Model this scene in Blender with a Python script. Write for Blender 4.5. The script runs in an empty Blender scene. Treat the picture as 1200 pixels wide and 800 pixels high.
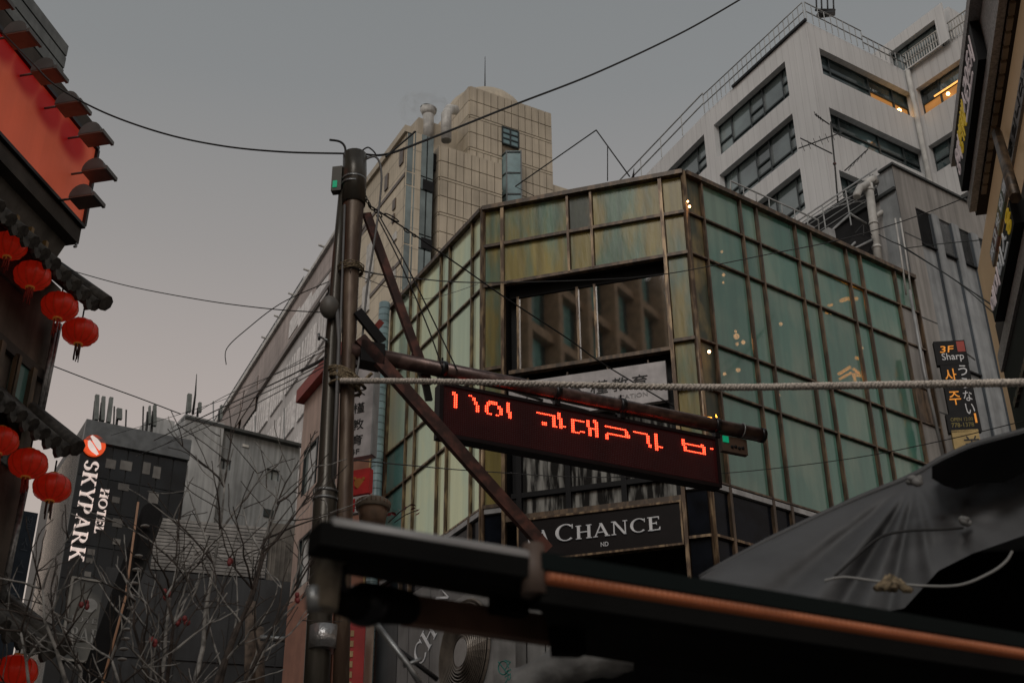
import bpy, bmesh, math, random
from math import sin, cos, radians, pi, hypot, atan2, degrees, sqrt
from mathutils import Vector, Matrix, noise
random.seed(7)
S = bpy.context.scene
COL = S.collection
# ------------------------------------------------------------------ camera
FPX, TH, RO = 1538.7, radians(29.159), radians(-.489)
CF = Vector((0, cos(TH), sin(TH))); CU0 = Vector((0, -sin(TH), cos(TH))); CR0 = Vector((1, 0, 0))
CR = CR0*cos(RO)+CU0*sin(RO); CU = -CR0*sin(RO)+CU0*cos(RO)
EYE = Vector((0, 0, 1.6))
cam = bpy.data.cameras.new('camera'); camo = bpy.data.objects.new('camera', cam); COL.objects.link(camo)
m = Matrix.Identity(4)
for i in range(3):
    m[i][0] = CR[i]; m[i][1] = CU[i]; m[i][2] = -CF[i]; m[i][3] = EYE[i]
camo.matrix_world = m
cam.sensor_width = 36; cam.lens = FPX/1200*36; cam.clip_start = .05; cam.clip_end = 3000
cam.dof.use_dof = True; cam.dof.focus_distance = 18; cam.dof.aperture_fstop = 5.0
S.camera = camo
S.render.resolution_x = 1024; S.render.resolution_y = 682
# ------------------------------------------------------------------ sky, sun, exposure
w = bpy.data.worlds.new('World'); S.world = w; w.use_nodes = True
nt = w.node_tree; nt.nodes.clear()
SUN_AZ, SUN_EL = -163, 40
tc = nt.nodes.new('ShaderNodeTexCoord'); sp = nt.nodes.new('ShaderNodeSeparateXYZ'); nt.links.new(tc.outputs['Generated'], sp.inputs[0])
ramp = nt.nodes.new('ShaderNodeValToRGB'); nt.links.new(sp.outputs[2], ramp.inputs[0])
el = ramp.color_ramp.elements
el[0].position = 0; el[0].color = (.47, .40, .35, 1)
el[1].position = 1; el[1].color = (.19, .193, .198, 1)
for p, c in ((.28, (.54, .455, .40)), (.42, (.45, .388, .357)), (.54, (.322, .301, .289)), (.64, (.245, .250, .250)), (.74, (.214, .226, .228))):
    e = el.new(p); e.color = c+(1,)
sky = nt.nodes.new('ShaderNodeTexSky'); sky.sky_type = 'NISHITA'; sky.sun_disc = False
sky.sun_elevation = radians(SUN_EL); sky.sun_rotation = radians(SUN_AZ); sky.dust_density = 6; sky.air_density = 2
bg1 = nt.nodes.new('ShaderNodeBackground'); nt.links.new(ramp.outputs[0], bg1.inputs[0]); bg1.inputs[1].default_value = .92
bg2 = nt.nodes.new('ShaderNodeBackground'); nt.links.new(sky.outputs[0], bg2.inputs[0]); bg2.inputs[1].default_value = .006
ad = nt.nodes.new('ShaderNodeAddShader'); wo = nt.nodes.new('ShaderNodeOutputWorld')
nt.links.new(bg1.outputs[0], ad.inputs[0]); nt.links.new(bg2.outputs[0], ad.inputs[1]); nt.links.new(ad.outputs[0], wo.inputs[0])
sl = bpy.data.lights.new('sun', 'SUN'); sl.energy = .95; sl.angle = radians(30); sl.color = (1, .96, .92)
so = bpy.data.objects.new('sun', sl); COL.objects.link(so)
sd = Vector((sin(radians(SUN_AZ))*cos(radians(SUN_EL)), cos(radians(SUN_AZ))*cos(radians(SUN_EL)), sin(radians(SUN_EL))))
so.rotation_euler = (-sd).to_track_quat('-Z', 'Y').to_euler()
S.view_settings.view_transform = 'Standard'; S.view_settings.look = 'None'; S.view_settings.exposure = 0; S.view_settings.gamma = 1
S.view_settings.use_curve_mapping = False
S.render.engine = 'CYCLES'; S.cycles.max_bounces = 6; S.cycles.transparent_max_bounces = 12

# ------------------------------------------------------------------ materials
MATS = {}
def mat(name, base, rough=.7, metal=0, var=.15, scale=3, bump=0, bscale=20, emit=None, es=0, col2=None, stretch=(1, 1, 1), spec=.5, trans=0, streak=0, lines=None, objvar=0, ior=0, low=.45, high=.62):
    if name in MATS: return MATS[name]
    M = bpy.data.materials.new(name); M.use_nodes = True; n = M.node_tree.nodes; l = M.node_tree.links
    b = n['Principled BSDF']; b.inputs['Roughness'].default_value = rough; b.inputs['Metallic'].default_value = metal
    b.inputs['Specular IOR Level'].default_value = spec
    if ior: b.inputs['IOR'].default_value = ior
    geo = n.new('ShaderNodeNewGeometry'); mp = n.new('ShaderNodeMapping'); l.new(geo.outputs['Position'], mp.inputs[0]); mp.inputs['Scale'].default_value = stretch
    nz = n.new('ShaderNodeTexNoise'); l.new(mp.outputs[0], nz.inputs[0]); nz.inputs['Scale'].default_value = scale; nz.inputs['Detail'].default_value = 6
    cr = n.new('ShaderNodeValToRGB'); l.new(nz.outputs[0], cr.inputs[0])
    c2 = col2 or tuple(x*(1-var*2) for x in base)
    cr.color_ramp.elements[0].position = low-.12 if not col2 else low; cr.color_ramp.elements[0].color = c2+(1,)
    cr.color_ramp.elements[1].position = high; cr.color_ramp.elements[1].color = tuple(x*(1+var*.4) for x in base)+(1,)
    out = cr.outputs[0]
    if streak:
        mp2 = n.new('ShaderNodeMapping'); l.new(geo.outputs['Position'], mp2.inputs[0]); mp2.inputs['Scale'].default_value = (1, 1, .06)
        nz2 = n.new('ShaderNodeTexNoise'); l.new(mp2.outputs[0], nz2.inputs[0]); nz2.inputs['Scale'].default_value = 6; nz2.inputs['Detail'].default_value = 5
        mr = n.new('ShaderNodeMapRange'); l.new(nz2.outputs[0], mr.inputs[0]); mr.inputs[1].default_value = .35; mr.inputs[2].default_value = .65; mr.inputs[3].default_value = 1-streak; mr.inputs[4].default_value = 1.05
        mx = n.new('ShaderNodeVectorMath'); mx.operation = 'SCALE'; l.new(out, mx.inputs[0]); l.new(mr.outputs[0], mx.inputs['Scale']); out = mx.outputs[0]
    if lines:
        az, spc, wd, dk = lines
        vm = n.new('ShaderNodeVectorMath'); vm.operation = 'DOT_PRODUCT'; l.new(geo.outputs['Position'], vm.inputs[0]); vm.inputs[1].default_value = (sin(radians(az)), cos(radians(az)), 0) if az is not None else (0, 0, 1)
        md = n.new('ShaderNodeMath'); md.operation = 'MODULO'; a = n.new('ShaderNodeMath'); a.operation = 'ADD'; a.inputs[1].default_value = 1000*spc
        l.new(vm.outputs['Value'], a.inputs[0]); l.new(a.outputs[0], md.inputs[0]); md.inputs[1].default_value = spc
        lt = n.new('ShaderNodeMath'); lt.operation = 'LESS_THAN'; l.new(md.outputs[0], lt.inputs[0]); lt.inputs[1].default_value = wd
        ml = n.new('ShaderNodeMapRange'); l.new(lt.outputs[0], ml.inputs[0]); ml.inputs[3].default_value = 1; ml.inputs[4].default_value = dk
        mx = n.new('ShaderNodeVectorMath'); mx.operation = 'SCALE'; l.new(out, mx.inputs[0]); l.new(ml.outputs[0], mx.inputs['Scale']); out = mx.outputs[0]
    if objvar:
        oi = n.new('ShaderNodeObjectInfo'); ml = n.new('ShaderNodeMapRange'); l.new(oi.outputs['Random'], ml.inputs[0]); ml.inputs[3].default_value = 1-objvar; ml.inputs[4].default_value = 1+objvar
        mx = n.new('ShaderNodeVectorMath'); mx.operation = 'SCALE'; l.new(out, mx.inputs[0]); l.new(ml.outputs[0], mx.inputs['Scale']); out = mx.outputs[0]
    l.new(out, b.inputs['Base Color'])
    if bump:
        nb = n.new('ShaderNodeTexNoise'); l.new(mp.outputs[0], nb.inputs[0]); nb.inputs['Scale'].default_value = bscale; nb.inputs['Detail'].default_value = 4
        bp = n.new('ShaderNodeBump'); bp.inputs['Strength'].default_value = bump; bp.inputs['Distance'].default_value = .02; l.new(nb.outputs[0], bp.inputs['Height']); l.new(bp.outputs[0], b.inputs['Normal'])
    if emit:
        b.inputs['Emission Color'].default_value = tuple(emit)+(1,); b.inputs['Emission Strength'].default_value = es
    if trans:
        tr = n.new('ShaderNodeBsdfTransparent'); ms = n.new('ShaderNodeMixShader'); ms.inputs[0].default_value = trans
        l.new(b.outputs[0], ms.inputs[1]); l.new(tr.outputs[0], ms.inputs[2]); l.new(ms.outputs[0], n['Material Output'].inputs[0])
    MATS[name] = M; return M
FAB = 25
# glass panes of the corner building
gL = mat('glass_pale', (.76, .74, .50), .14, ior=4.0, var=.12, scale=1.2, col2=(.56, .66, .55), stretch=(1, 1, .35), streak=.10, bump=.03, bscale=2, objvar=.12)
gF = mat('glass_mottled', (.29, .235, .075), .3, ior=1.4, scale=2.2, col2=(.14, .225, .155), stretch=(1, 1, .25), streak=.35, bump=.25, bscale=9, objvar=.2, low=.38, high=.54)
gFb = mat('glass_amber', (.24, .18, .07), .45, scale=2, col2=(.05, .06, .035), stretch=(1, 1, .5), streak=.5, bump=.2, bscale=9, objvar=.2)
gR = mat('glass_green', (.17, .27, .205), .08, ior=1.9, scale=1.4, col2=(.09, .23, .18), stretch=(1, 1, .4), streak=.15, bump=.06, bscale=1.5, objvar=.15, trans=.16)
gT = mat('glass_teal_curtain', (.10, .22, .2), .12, scale=1, var=.2)
gL.node_tree.nodes['Principled BSDF'].inputs['Specular Tint'].default_value = (.80, .98, .72, 1)
gD = mat('glass_dark_mirror', (.012, .016, .018), .03, var=.3, ior=8, bump=.02, bscale=1.5)
gK = mat('glass_black', (.006, .008, .013), .2, var=.3, spec=.12)
gC = mat('glass_curtain', (.30, .30, .28), .1, scale=9, stretch=(1, 1, .12), col2=(.02, .02, .02), var=.3)
brz = mat('bronze_frame', (.15, .10, .06), .45, .2, scale=8, col2=(.065, .045, .03), stretch=(1, 1, .3))
brzl = mat('bronze_frame_worn', (.27, .19, .11), .4, .4, scale=12, col2=(.08, .05, .03), stretch=(1, 1, .2))
blk = mat('black_paint', (.012, .012, .013), .6, spec=.2)
blkm = mat('black_metal', (.02, .02, .022), .35, .5)
core = mat('dark_room', (.035, .045, .038), .9)
whp = mat('white_trim', (.42, .42, .42), .6, streak=.2)
signw = mat('sign_white', (.55, .52, .52), .5, streak=.12)
ink = mat('black_ink', (.015, .015, .015), .6)
beige = mat('beige_tile', (.50, .435, .335), .55, var=.12, scale=.35, objvar=.07, streak=.12)
beigej = mat('tile_joint', (.20, .165, .12), .9)
beigeL = mat('beige_wall', (.56, .49, .375), .6, var=.1, scale=.3, streak=.15, lines=(None, 1.15, .07, .65))
winbl = mat('window_sky_blue', (.16, .26, .28), .06, spec=1, var=.1)
curt = mat('curtain_wall_grey', (.20, .25, .25), .15, var=.2, scale=.8, spec=.8, objvar=.1)
winbr = mat('window_brown', (.10, .07, .05), .3)
palew = mat('long_block_upper', (.44, .38, .36), .7, var=.15, scale=.25, streak=.25, lines=(None, .9, .05, .8))
palel = mat('long_block_panel', (.56, .54, .53), .6, var=.15, scale=.3, streak=.2)
palewin = mat('long_block_window', (.72, .70, .69), .4, objvar=.12)
Wm = mat('white_cladding', (.62, .625, .625), .6, var=.05, scale=.3, streak=.05, lines=(57.3, .30, .03, .86))
Wml = mat('white_cladding_left', (.64, .645, .645), .6, var=.05, scale=.3, streak=.05, lines=(-30, .30, .03, .86))
Wg = mat('tower_window_glass', (.15, .20, .20), .04, ior=2.6, var=.3, scale=.5, objvar=.15)
Wgd = mat('tower_window_dark', (.065, .105, .11), .05, spec=.8, var=.4, scale=.6, objvar=.3)
Wfr = mat('window_frame_dark', (.018, .028, .03), .4)
warm = mat('lit_room', (.35, .16, .05), .5, scale=.9, col2=(.06, .03, .015), emit=(1, .42, .10), es=.32)
lamp = mat('warm_lamp', (1, .6, .25), .5, emit=(1, .55, .16), es=14)
lampw = mat('warm_bulb', (1, .7, .4), .5, emit=(1, .50, .20), es=11)
lampo = mat('orange_neon', (1, .5, .1), .5, emit=(1, .36, .03), es=8)
Pm = mat('concrete_grey', (.34, .325, .305), .8, var=.12, scale=.6, streak=.35, bump=.1)
Pd = mat('concrete_fin_side_dark', (.075, .09, .105), .8, var=.2, scale=.8, streak=.4)
Pl = mat('stained_white_wall', (.42, .41, .40), .8, var=.2, scale=1.2, streak=.6)
Pf = mat('fin_bluegrey', (.33, .35, .36), .6, var=.1, streak=.3)
pipew = mat('white_pipe', (.55, .54, .51), .5, var=.15, streak=.2)
galv = mat('galvanised_steel', (.30, .31, .31), .4, .6, var=.25, scale=14)
stl = mat('railing_grey', (.33, .34, .34), .5, .3)
pole1 = mat('pole_steel', (.17, .155, .13), .32, .35, scale=4, col2=(.08, .072, .058), stretch=(1, 1, .15), streak=.3)
pole2 = mat('pole_rusty', (.24, .18, .13), .45, .2, scale=9, col2=(.11, .07, .048), stretch=(1, 1, .2), streak=.4)
rust = mat('brace_rust_red', (.15, .062, .048), .45, .2, scale=8, col2=(.06, .032, .028))
armm = mat('arm_brown_steel', (.17, .11, .095), .3, .4, scale=8, col2=(.08, .05, .045))
cab = mat('black_cable', (.012, .012, .012), .6)
ropem = mat('rope_fibre', (.78, .71, .63), .9, var=.3, scale=60)
ropet = mat('rope_tan', (.27, .21, .13), .9, var=.4, scale=60)
wiregrey = mat('grey_cable', (.17, .17, .17), .5)
sgnb = mat('led_housing', (.012, .007, .008), .5, spec=.25)
sgnp = mat('led_panel', (.05, .006, .007), .6, spec=.2)  # red base carries the diodes' glow spilling onto the panel
sgno = mat('led_off', (.03, .008, .008), .4)
sgnl = mat('led_lit', (1, .1, .05), .4, emit=(1, .05, .02), es=8)
grn = mat('green_lamp', (0, .3, .15), .3, emit=(.02, .75, .36), es=.2)
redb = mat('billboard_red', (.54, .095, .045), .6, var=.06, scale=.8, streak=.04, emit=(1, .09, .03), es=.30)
redd = mat('billboard_red_shade', (.40, .012, .01), .6)
corr = mat('corrugated_steel', (.19, .205, .20), .5, .3, streak=.2)
hood = mat('lamp_hood', (.14, .14, .135), .5, .3)
hoodg = mat('lamp_glass', (.21, .13, .105), .3)
wallL = mat('left_wall', (.16, .13, .105), .85, var=.2, scale=2, bump=.2, streak=.3)
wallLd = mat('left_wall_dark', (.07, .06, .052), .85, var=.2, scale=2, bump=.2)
tile = mat('roof_tile_grey', (.065, .06, .052), .7, var=.3, scale=14, bump=.3, objvar=.2)
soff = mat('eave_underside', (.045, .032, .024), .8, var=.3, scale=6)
lanr = mat('lantern_silk', (.40, .02, .008), .4, scale=10, var=.3, emit=(1, .03, .008), es=.09)
lano = mat('lantern_gold', (.5, .2, .05), .4, emit=(1, .3, .05), es=.06)
tass = mat('tassel_red', (.35, .03, .015), .8)
tassd = mat('tassel_dark', (.08, .04, .035), .8)
grey1 = mat('render_grey', (.31, .325, .33), .8, var=.15, scale=.7, streak=.3)
grey2 = mat('render_light_grey', (.42, .43, .43), .8, var=.15, scale=.6, streak=.25)
hot = mat('hotel_black_glass', (.014, .018, .021), .10, spec=.25, var=.3, scale=.5, bump=.35, bscale=.8, objvar=.25)
hotj = mat('hotel_joint', (.045, .05, .05), .5)
hotw = mat('hotel_cream_side', (.82, .72, .64), .8, var=.1, streak=.1)
lett = mat('sign_letter_lit', (.8, .7, .66), .5, emit=(1, .82, .74), es=.42)
lettg = mat('sign_letter_grey', (.62, .61, .61), .5, emit=(1, 1, 1), es=.06)
logo = mat('logo_orange_red', (.8, .09, .02), .5, emit=(1, .10, .02), es=.45)
dkp = mat('dark_panel', (.045, .05, .055), .5, var=.3, scale=.8, streak=.3)
louv = mat('louvre_slat', (.40, .39, .37), .5, .2, streak=.2, objvar=.25)
pinkm = mat('pink_render', (.62, .46, .39), .8, var=.1, scale=.8, streak=.15)
pinkd = mat('pink_render_low', (.40, .19, .13), .8, var=.1)
redt = mat('red_trim', (.35, .05, .035), .6)
reds = mat('red_sign', (.5, .02, .02), .5)
yelw = mat('yellow_frame', (.55, .38, .18), .6)
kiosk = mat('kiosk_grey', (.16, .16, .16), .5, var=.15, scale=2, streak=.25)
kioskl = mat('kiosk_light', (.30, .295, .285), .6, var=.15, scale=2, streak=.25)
fan = mat('fan_grille', (.10, .085, .07), .45, .3)
tealp = mat('teal_print', (.03, .19, .16), .6)
bark = mat('bark', (.060, .046, .038), .8, var=.35, scale=20)
barkl = mat('bark_lit', (.34, .33, .31), .7, var=.35, scale=20)  # paler bark copy, light on the twigs put into the colour
leafr = mat('red_leaf', (.22, .03, .03), .6)
clay = mat('terracotta', (.26, .17, .115), .7, var=.2, scale=9)
awnm = mat('awning_black', (.003, .0032, .003), .8, spec=.15, var=.3, scale=6)
awnr = mat('awning_rail', (.30, .30, .30), .4)
awng = mat('awning_green_black', (.004, .008, .008), .7, spec=.12)
awno = mat('awning_light_strip', (.20, .065, .03), .5, scale=16, var=.3, emit=(1, .27, .10), es=.03)
brak = mat('bracket_dirty', (.26, .22, .165), .5, .3, var=.4, scale=14)
brnp = mat('brown_beam', (.22, .115, .075), .55, var=.3, scale=6)
tarp = mat('grey_tarpaulin', (.085, .088, .092), .62, var=.12, scale=3, bump=.12, bscale=14)
tarpb = mat('black_tarpaulin', (.002, .002, .002), .95, spec=.02)
tarpw = mat('pale_canvas', (.20, .20, .195), .7, var=.3, scale=8, bump=.4)
stonel = mat('pale_granite', (.44, .42, .41), .6, var=.2, scale=30, bump=.1)
brick = mat('soffit_brick', (.27, .22, .17), .7, objvar=.2)
shopw = mat('shopfront_warm', (.34, .24, .14), .5, var=.25, scale=.7, emit=(1, .64, .36), es=.08)
post = mat('poster_strip', (.26, .25, .26), .5, var=.2)
yell = mat('letter_yellow', (.6, .42, .03), .5, emit=(1, .65, .04), es=.12)
pinkl = mat('letter_pinkwhite', (.75, .62, .62), .5, emit=(1, .85, .85), es=.08)
orl = mat('letter_orange', (.75, .28, .03), .5, emit=(1, .35, .03), es=.35)
yelb = mat('yellow_sign', (.48, .34, .13), .6)
navy = mat('banner_navy', (.045, .07, .10), .7)
asph = mat('asphalt', (.05, .05, .05), .9, scale=8, bump=.2)
oppf = mat('opposite_frame', (.42, .30, .19), .7)
oppg = mat('opposite_glass', (.16, .34, .31), .15, spec=.8, objvar=.3)
smokem = None

# ------------------------------------------------------------------ geometry helpers
def ray(px, py): return CF*FPX+CR*(px-600)+CU*(400-py)
def pz(px, py, z):
    d = ray(px, py); return EYE+d*((z-1.6)/d.z)
def pd(px, py, h):
    d = ray(px, py); return EYE+d*(h/hypot(d.x, d.y))
class Face:
    """vertical plane; u runs left to right as seen from outside, n points outward"""
    def __init__(s, o, az):
        s.o = Vector((o[0], o[1], 0)); a = radians(az); s.u = Vector((sin(a), cos(a), 0)); s.n = Vector((cos(a), -sin(a), 0)); s.rot = pi/2-a
    def at(s, px, py, w=0):
        d = ray(px, py); o = s.o+s.n*w
        k = (o-EYE).dot(s.n)/d.dot(s.n); p = EYE+d*k
        return (p-o).dot(s.u), p.z
    def W(s, u, w, z): return s.o+s.u*u+s.n*w+Vector((0, 0, z))
    def P(s, px, py, w=0):
        u, z = s.at(px, py, w); return s.W(u, w, z)
def wloc(p):
    v = Vector((0, 0, 0))
    while p: v = v+p.location; p = p.parent
    return v
def tag(o, label=None, cat=None, group=None, kind=None):
    if label: o['label'] = label
    if cat: o['category'] = cat
    if group: o['group'] = group
    if kind: o['kind'] = kind
    return o
def thing(name, loc, label, cat, group=None):
    o = bpy.data.objects.new(name, None); COL.objects.link(o); o.location = loc; o.empty_display_size = .2
    return tag(o, label, cat, group)
class MB:
    def __init__(s): s.v = []; s.f = []; s.sm = []
    def add(s, vs, fs, sm=False):
        b = len(s.v); s.v += [Vector(v) for v in vs]; s.f += [tuple(i+b for i in f) for f in fs]; s.sm += [sm]*len(fs); return s
    def box(s, F, u0, u1, z0, z1, w0, w1):
        vs = [F.W(u, w_, z) for z in (z0, z1) for w_ in (w0, w1) for u in (u0, u1)]
        return s.add(vs, [(0, 1, 3, 2), (4, 6, 7, 5), (0, 4, 5, 1), (2, 3, 7, 6), (0, 2, 6, 4), (1, 5, 7, 3)])
    def quad(s, *p): return s.add(p, [tuple(range(len(p)))])
    def prism(s, pts, z0, z1):
        n = len(pts); vs = [(p[0], p[1], z0) for p in pts]+[(p[0], p[1], z1) for p in pts]
        return s.add(vs, [tuple(range(n-1, -1, -1)), tuple(range(n, 2*n))]+[(i, (i+1) % n, n+(i+1) % n, n+i) for i in range(n)])
    def tube(s, pts, r, n=8, caps=True):
        pts = [Vector(p) for p in pts]; rs = r if isinstance(r, (list, tuple)) else [r]*len(pts)
        vs = []; up = None
        for i, p in enumerate(pts):
            t = (pts[min(i+1, len(pts)-1)]-pts[max(i-1, 0)])
            if t.length < 1e-9: t = Vector((0, 0, 1))
            t.normalize()
            if up is None: up = t.orthogonal().normalized()
            else:
                up = up-t*up.dot(t); up = up.normalized() if up.length > 1e-6 else t.orthogonal().normalized()
            b = t.cross(up)
            vs += [p+(up*cos(2*pi*k/n)+b*sin(2*pi*k/n))*rs[i] for k in range(n)]
        fs = [(i*n+k, i*n+(k+1) % n, (i+1)*n+(k+1) % n, (i+1)*n+k) for i in range(len(pts)-1) for k in range(n)]
        s.add(vs, fs, n > 4)
        if caps: b = len(s.v)-len(vs); s.f += [tuple(b+k for k in range(n-1, -1, -1)), tuple(b+(len(pts)-1)*n+k for k in range(n))]; s.sm += [False]*2
        return s
    def sphere(s, c, r, nu=12, nv=8, sc=(1, 1, 1)):
        c = Vector(c); vs = []
        for j in range(nv+1):
            for i in range(nu):
                a = 2*pi*i/nu; b = -pi/2+pi*j/nv
                vs.append(c+Vector((cos(a)*cos(b)*r*sc[0], sin(a)*cos(b)*r*sc[1], sin(b)*r*sc[2])))
        return s.add(vs, [(j*nu+i, j*nu+(i+1) % nu, (j+1)*nu+(i+1) % nu, (j+1)*nu+i) for j in range(nv) for i in range(nu)], True)
    def build(s, name, material, parent=None):
        me = bpy.data.meshes.new(name); off = wloc(parent) if parent else Vector((0, 0, 0))
        me.from_pydata([tuple(v-off) for v in s.v], [], s.f)
        me.polygons.foreach_set('use_smooth', s.sm); me.materials.append(material)
        o = bpy.data.objects.new(name, me); COL.objects.link(o); o.parent = parent
        if parent is None and len(s.v):
            c = Vector((sum(v.x for v in s.v)/len(s.v), sum(v.y for v in s.v)/len(s.v), min(v.z for v in s.v)))
            for vv in me.vertices: vv.co -= c
            o.location = c
        return o
CUBES = {}
def piece(name, F, u0, u1, z0, z1, w0, w1, material, parent):
    """one box-shaped piece sharing its mesh with all alike pieces"""
    if u1 < u0: u0, u1 = u1, u0
    if z1 < z0: z0, z1 = z1, z0
    k = material.name
    if k not in CUBES:
        me = bpy.data.meshes.new(k+'_piece'); c = [(x, y, z) for z in (-.5, .5) for y in (-.5, .5) for x in (-.5, .5)]
        me.from_pydata(c, [], [(0, 2, 3, 1), (4, 5, 7, 6), (0, 1, 5, 4), (2, 6, 7, 3), (0, 4, 6, 2), (1, 3, 7, 5)]); me.materials.append(material); CUBES[k] = me
    o = bpy.data.objects.new(name, CUBES[k]); COL.objects.link(o); o.parent = parent
    o.location = F.W((u0+u1)/2, (w0+w1)/2, (z0+z1)/2)-wloc(parent); o.rotation_euler = (0, 0, F.rot); o.scale = (abs(u1-u0), abs(w1-w0), abs(z1-z0))
    return o
def walls(mb, F, u0, u1, z0, z1, holes, d, w=0):
    """wall sheet with openings and their reveals"""
    us = sorted({u0, u1}|{min(max(h[i], u0), u1) for h in holes for i in (0, 1)}); zs = sorted({z0, z1}|{min(max(h[i], z0), z1) for h in holes for i in (2, 3)})
    inh = lambda u, z: any(h[0] < u < h[1] and h[2] < z < h[3] for h in holes)
    for a, b in zip(us, us[1:]):
        for c, e in zip(zs, zs[1:]):
            if not inh((a+b)/2, (c+e)/2): mb.quad(F.W(a, w, c), F.W(b, w, c), F.W(b, w, e), F.W(a, w, e))
    for h in holes:
        a, b, c, e = max(h[0], u0), min(h[1], u1), max(h[2], z0), min(h[3], z1)
        mb.quad(F.W(a, w, c), F.W(b, w, c), F.W(b, w-d, c), F.W(a, w-d, c)); mb.quad(F.W(a, w-d, e), F.W(b, w-d, e), F.W(b, w, e), F.W(a, w, e))
        mb.quad(F.W(a, w, c), F.W(a, w-d, c), F.W(a, w-d, e), F.W(a, w, e)); mb.quad(F.W(b, w-d, c), F.W(b, w, c), F.W(b, w, e), F.W(b, w-d, e))
    return mb
TXT = {}
def text_mesh(s, depth=.06):
    if (s, depth) in TXT: return TXT[(s, depth)]
    c = bpy.data.curves.new('t', 'FONT'); c.body = s; c.size = 1; c.extrude = depth; c.resolution_u = 3; c.align_x = 'LEFT'
    o = bpy.data.objects.new('t', c); COL.objects.link(o); bpy.context.view_layer.update()
    me = bpy.data.meshes.new_from_object(o.evaluated_get(bpy.context.evaluated_depsgraph_get()))
    r = ([v.co.copy() for v in me.vertices], [tuple(p.vertices) for p in me.polygons])
    bpy.data.objects.remove(o); bpy.data.meshes.remove(me); TXT[(s, depth)] = r; return r
def fit(mb, vf, F, u0, u1, z0, z1, w, th=.02, turn=False, shear=0):
    """lay lettering on a face so that it fills u0..u1 x z0..z1; turn: reading downwards"""
    vs, fs = vf
    x0, x1 = min(v[0] for v in vs), max(v[0] for v in vs); y0, y1 = min(v[1] for v in vs), max(v[1] for v in vs); d0, d1 = min(v[2] for v in vs), max(v[2] for v in vs)
    out = []
    for v in vs:
        a = (v[0]-x0)/(x1-x0+1e-9); b = (v[1]-y0)/(y1-y0+1e-9); c = (v[2]-d0)/(d1-d0+1e-9)
        if turn: u, z = u0+(u1-u0)*b, z1-(z1-z0)*a
        else: u, z = u0+(u1-u0)*a+shear*b, z0+(z1-z0)*b
        out.append(F.W(u, w+c*th, z))
    return mb.add(out, fs)
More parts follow.
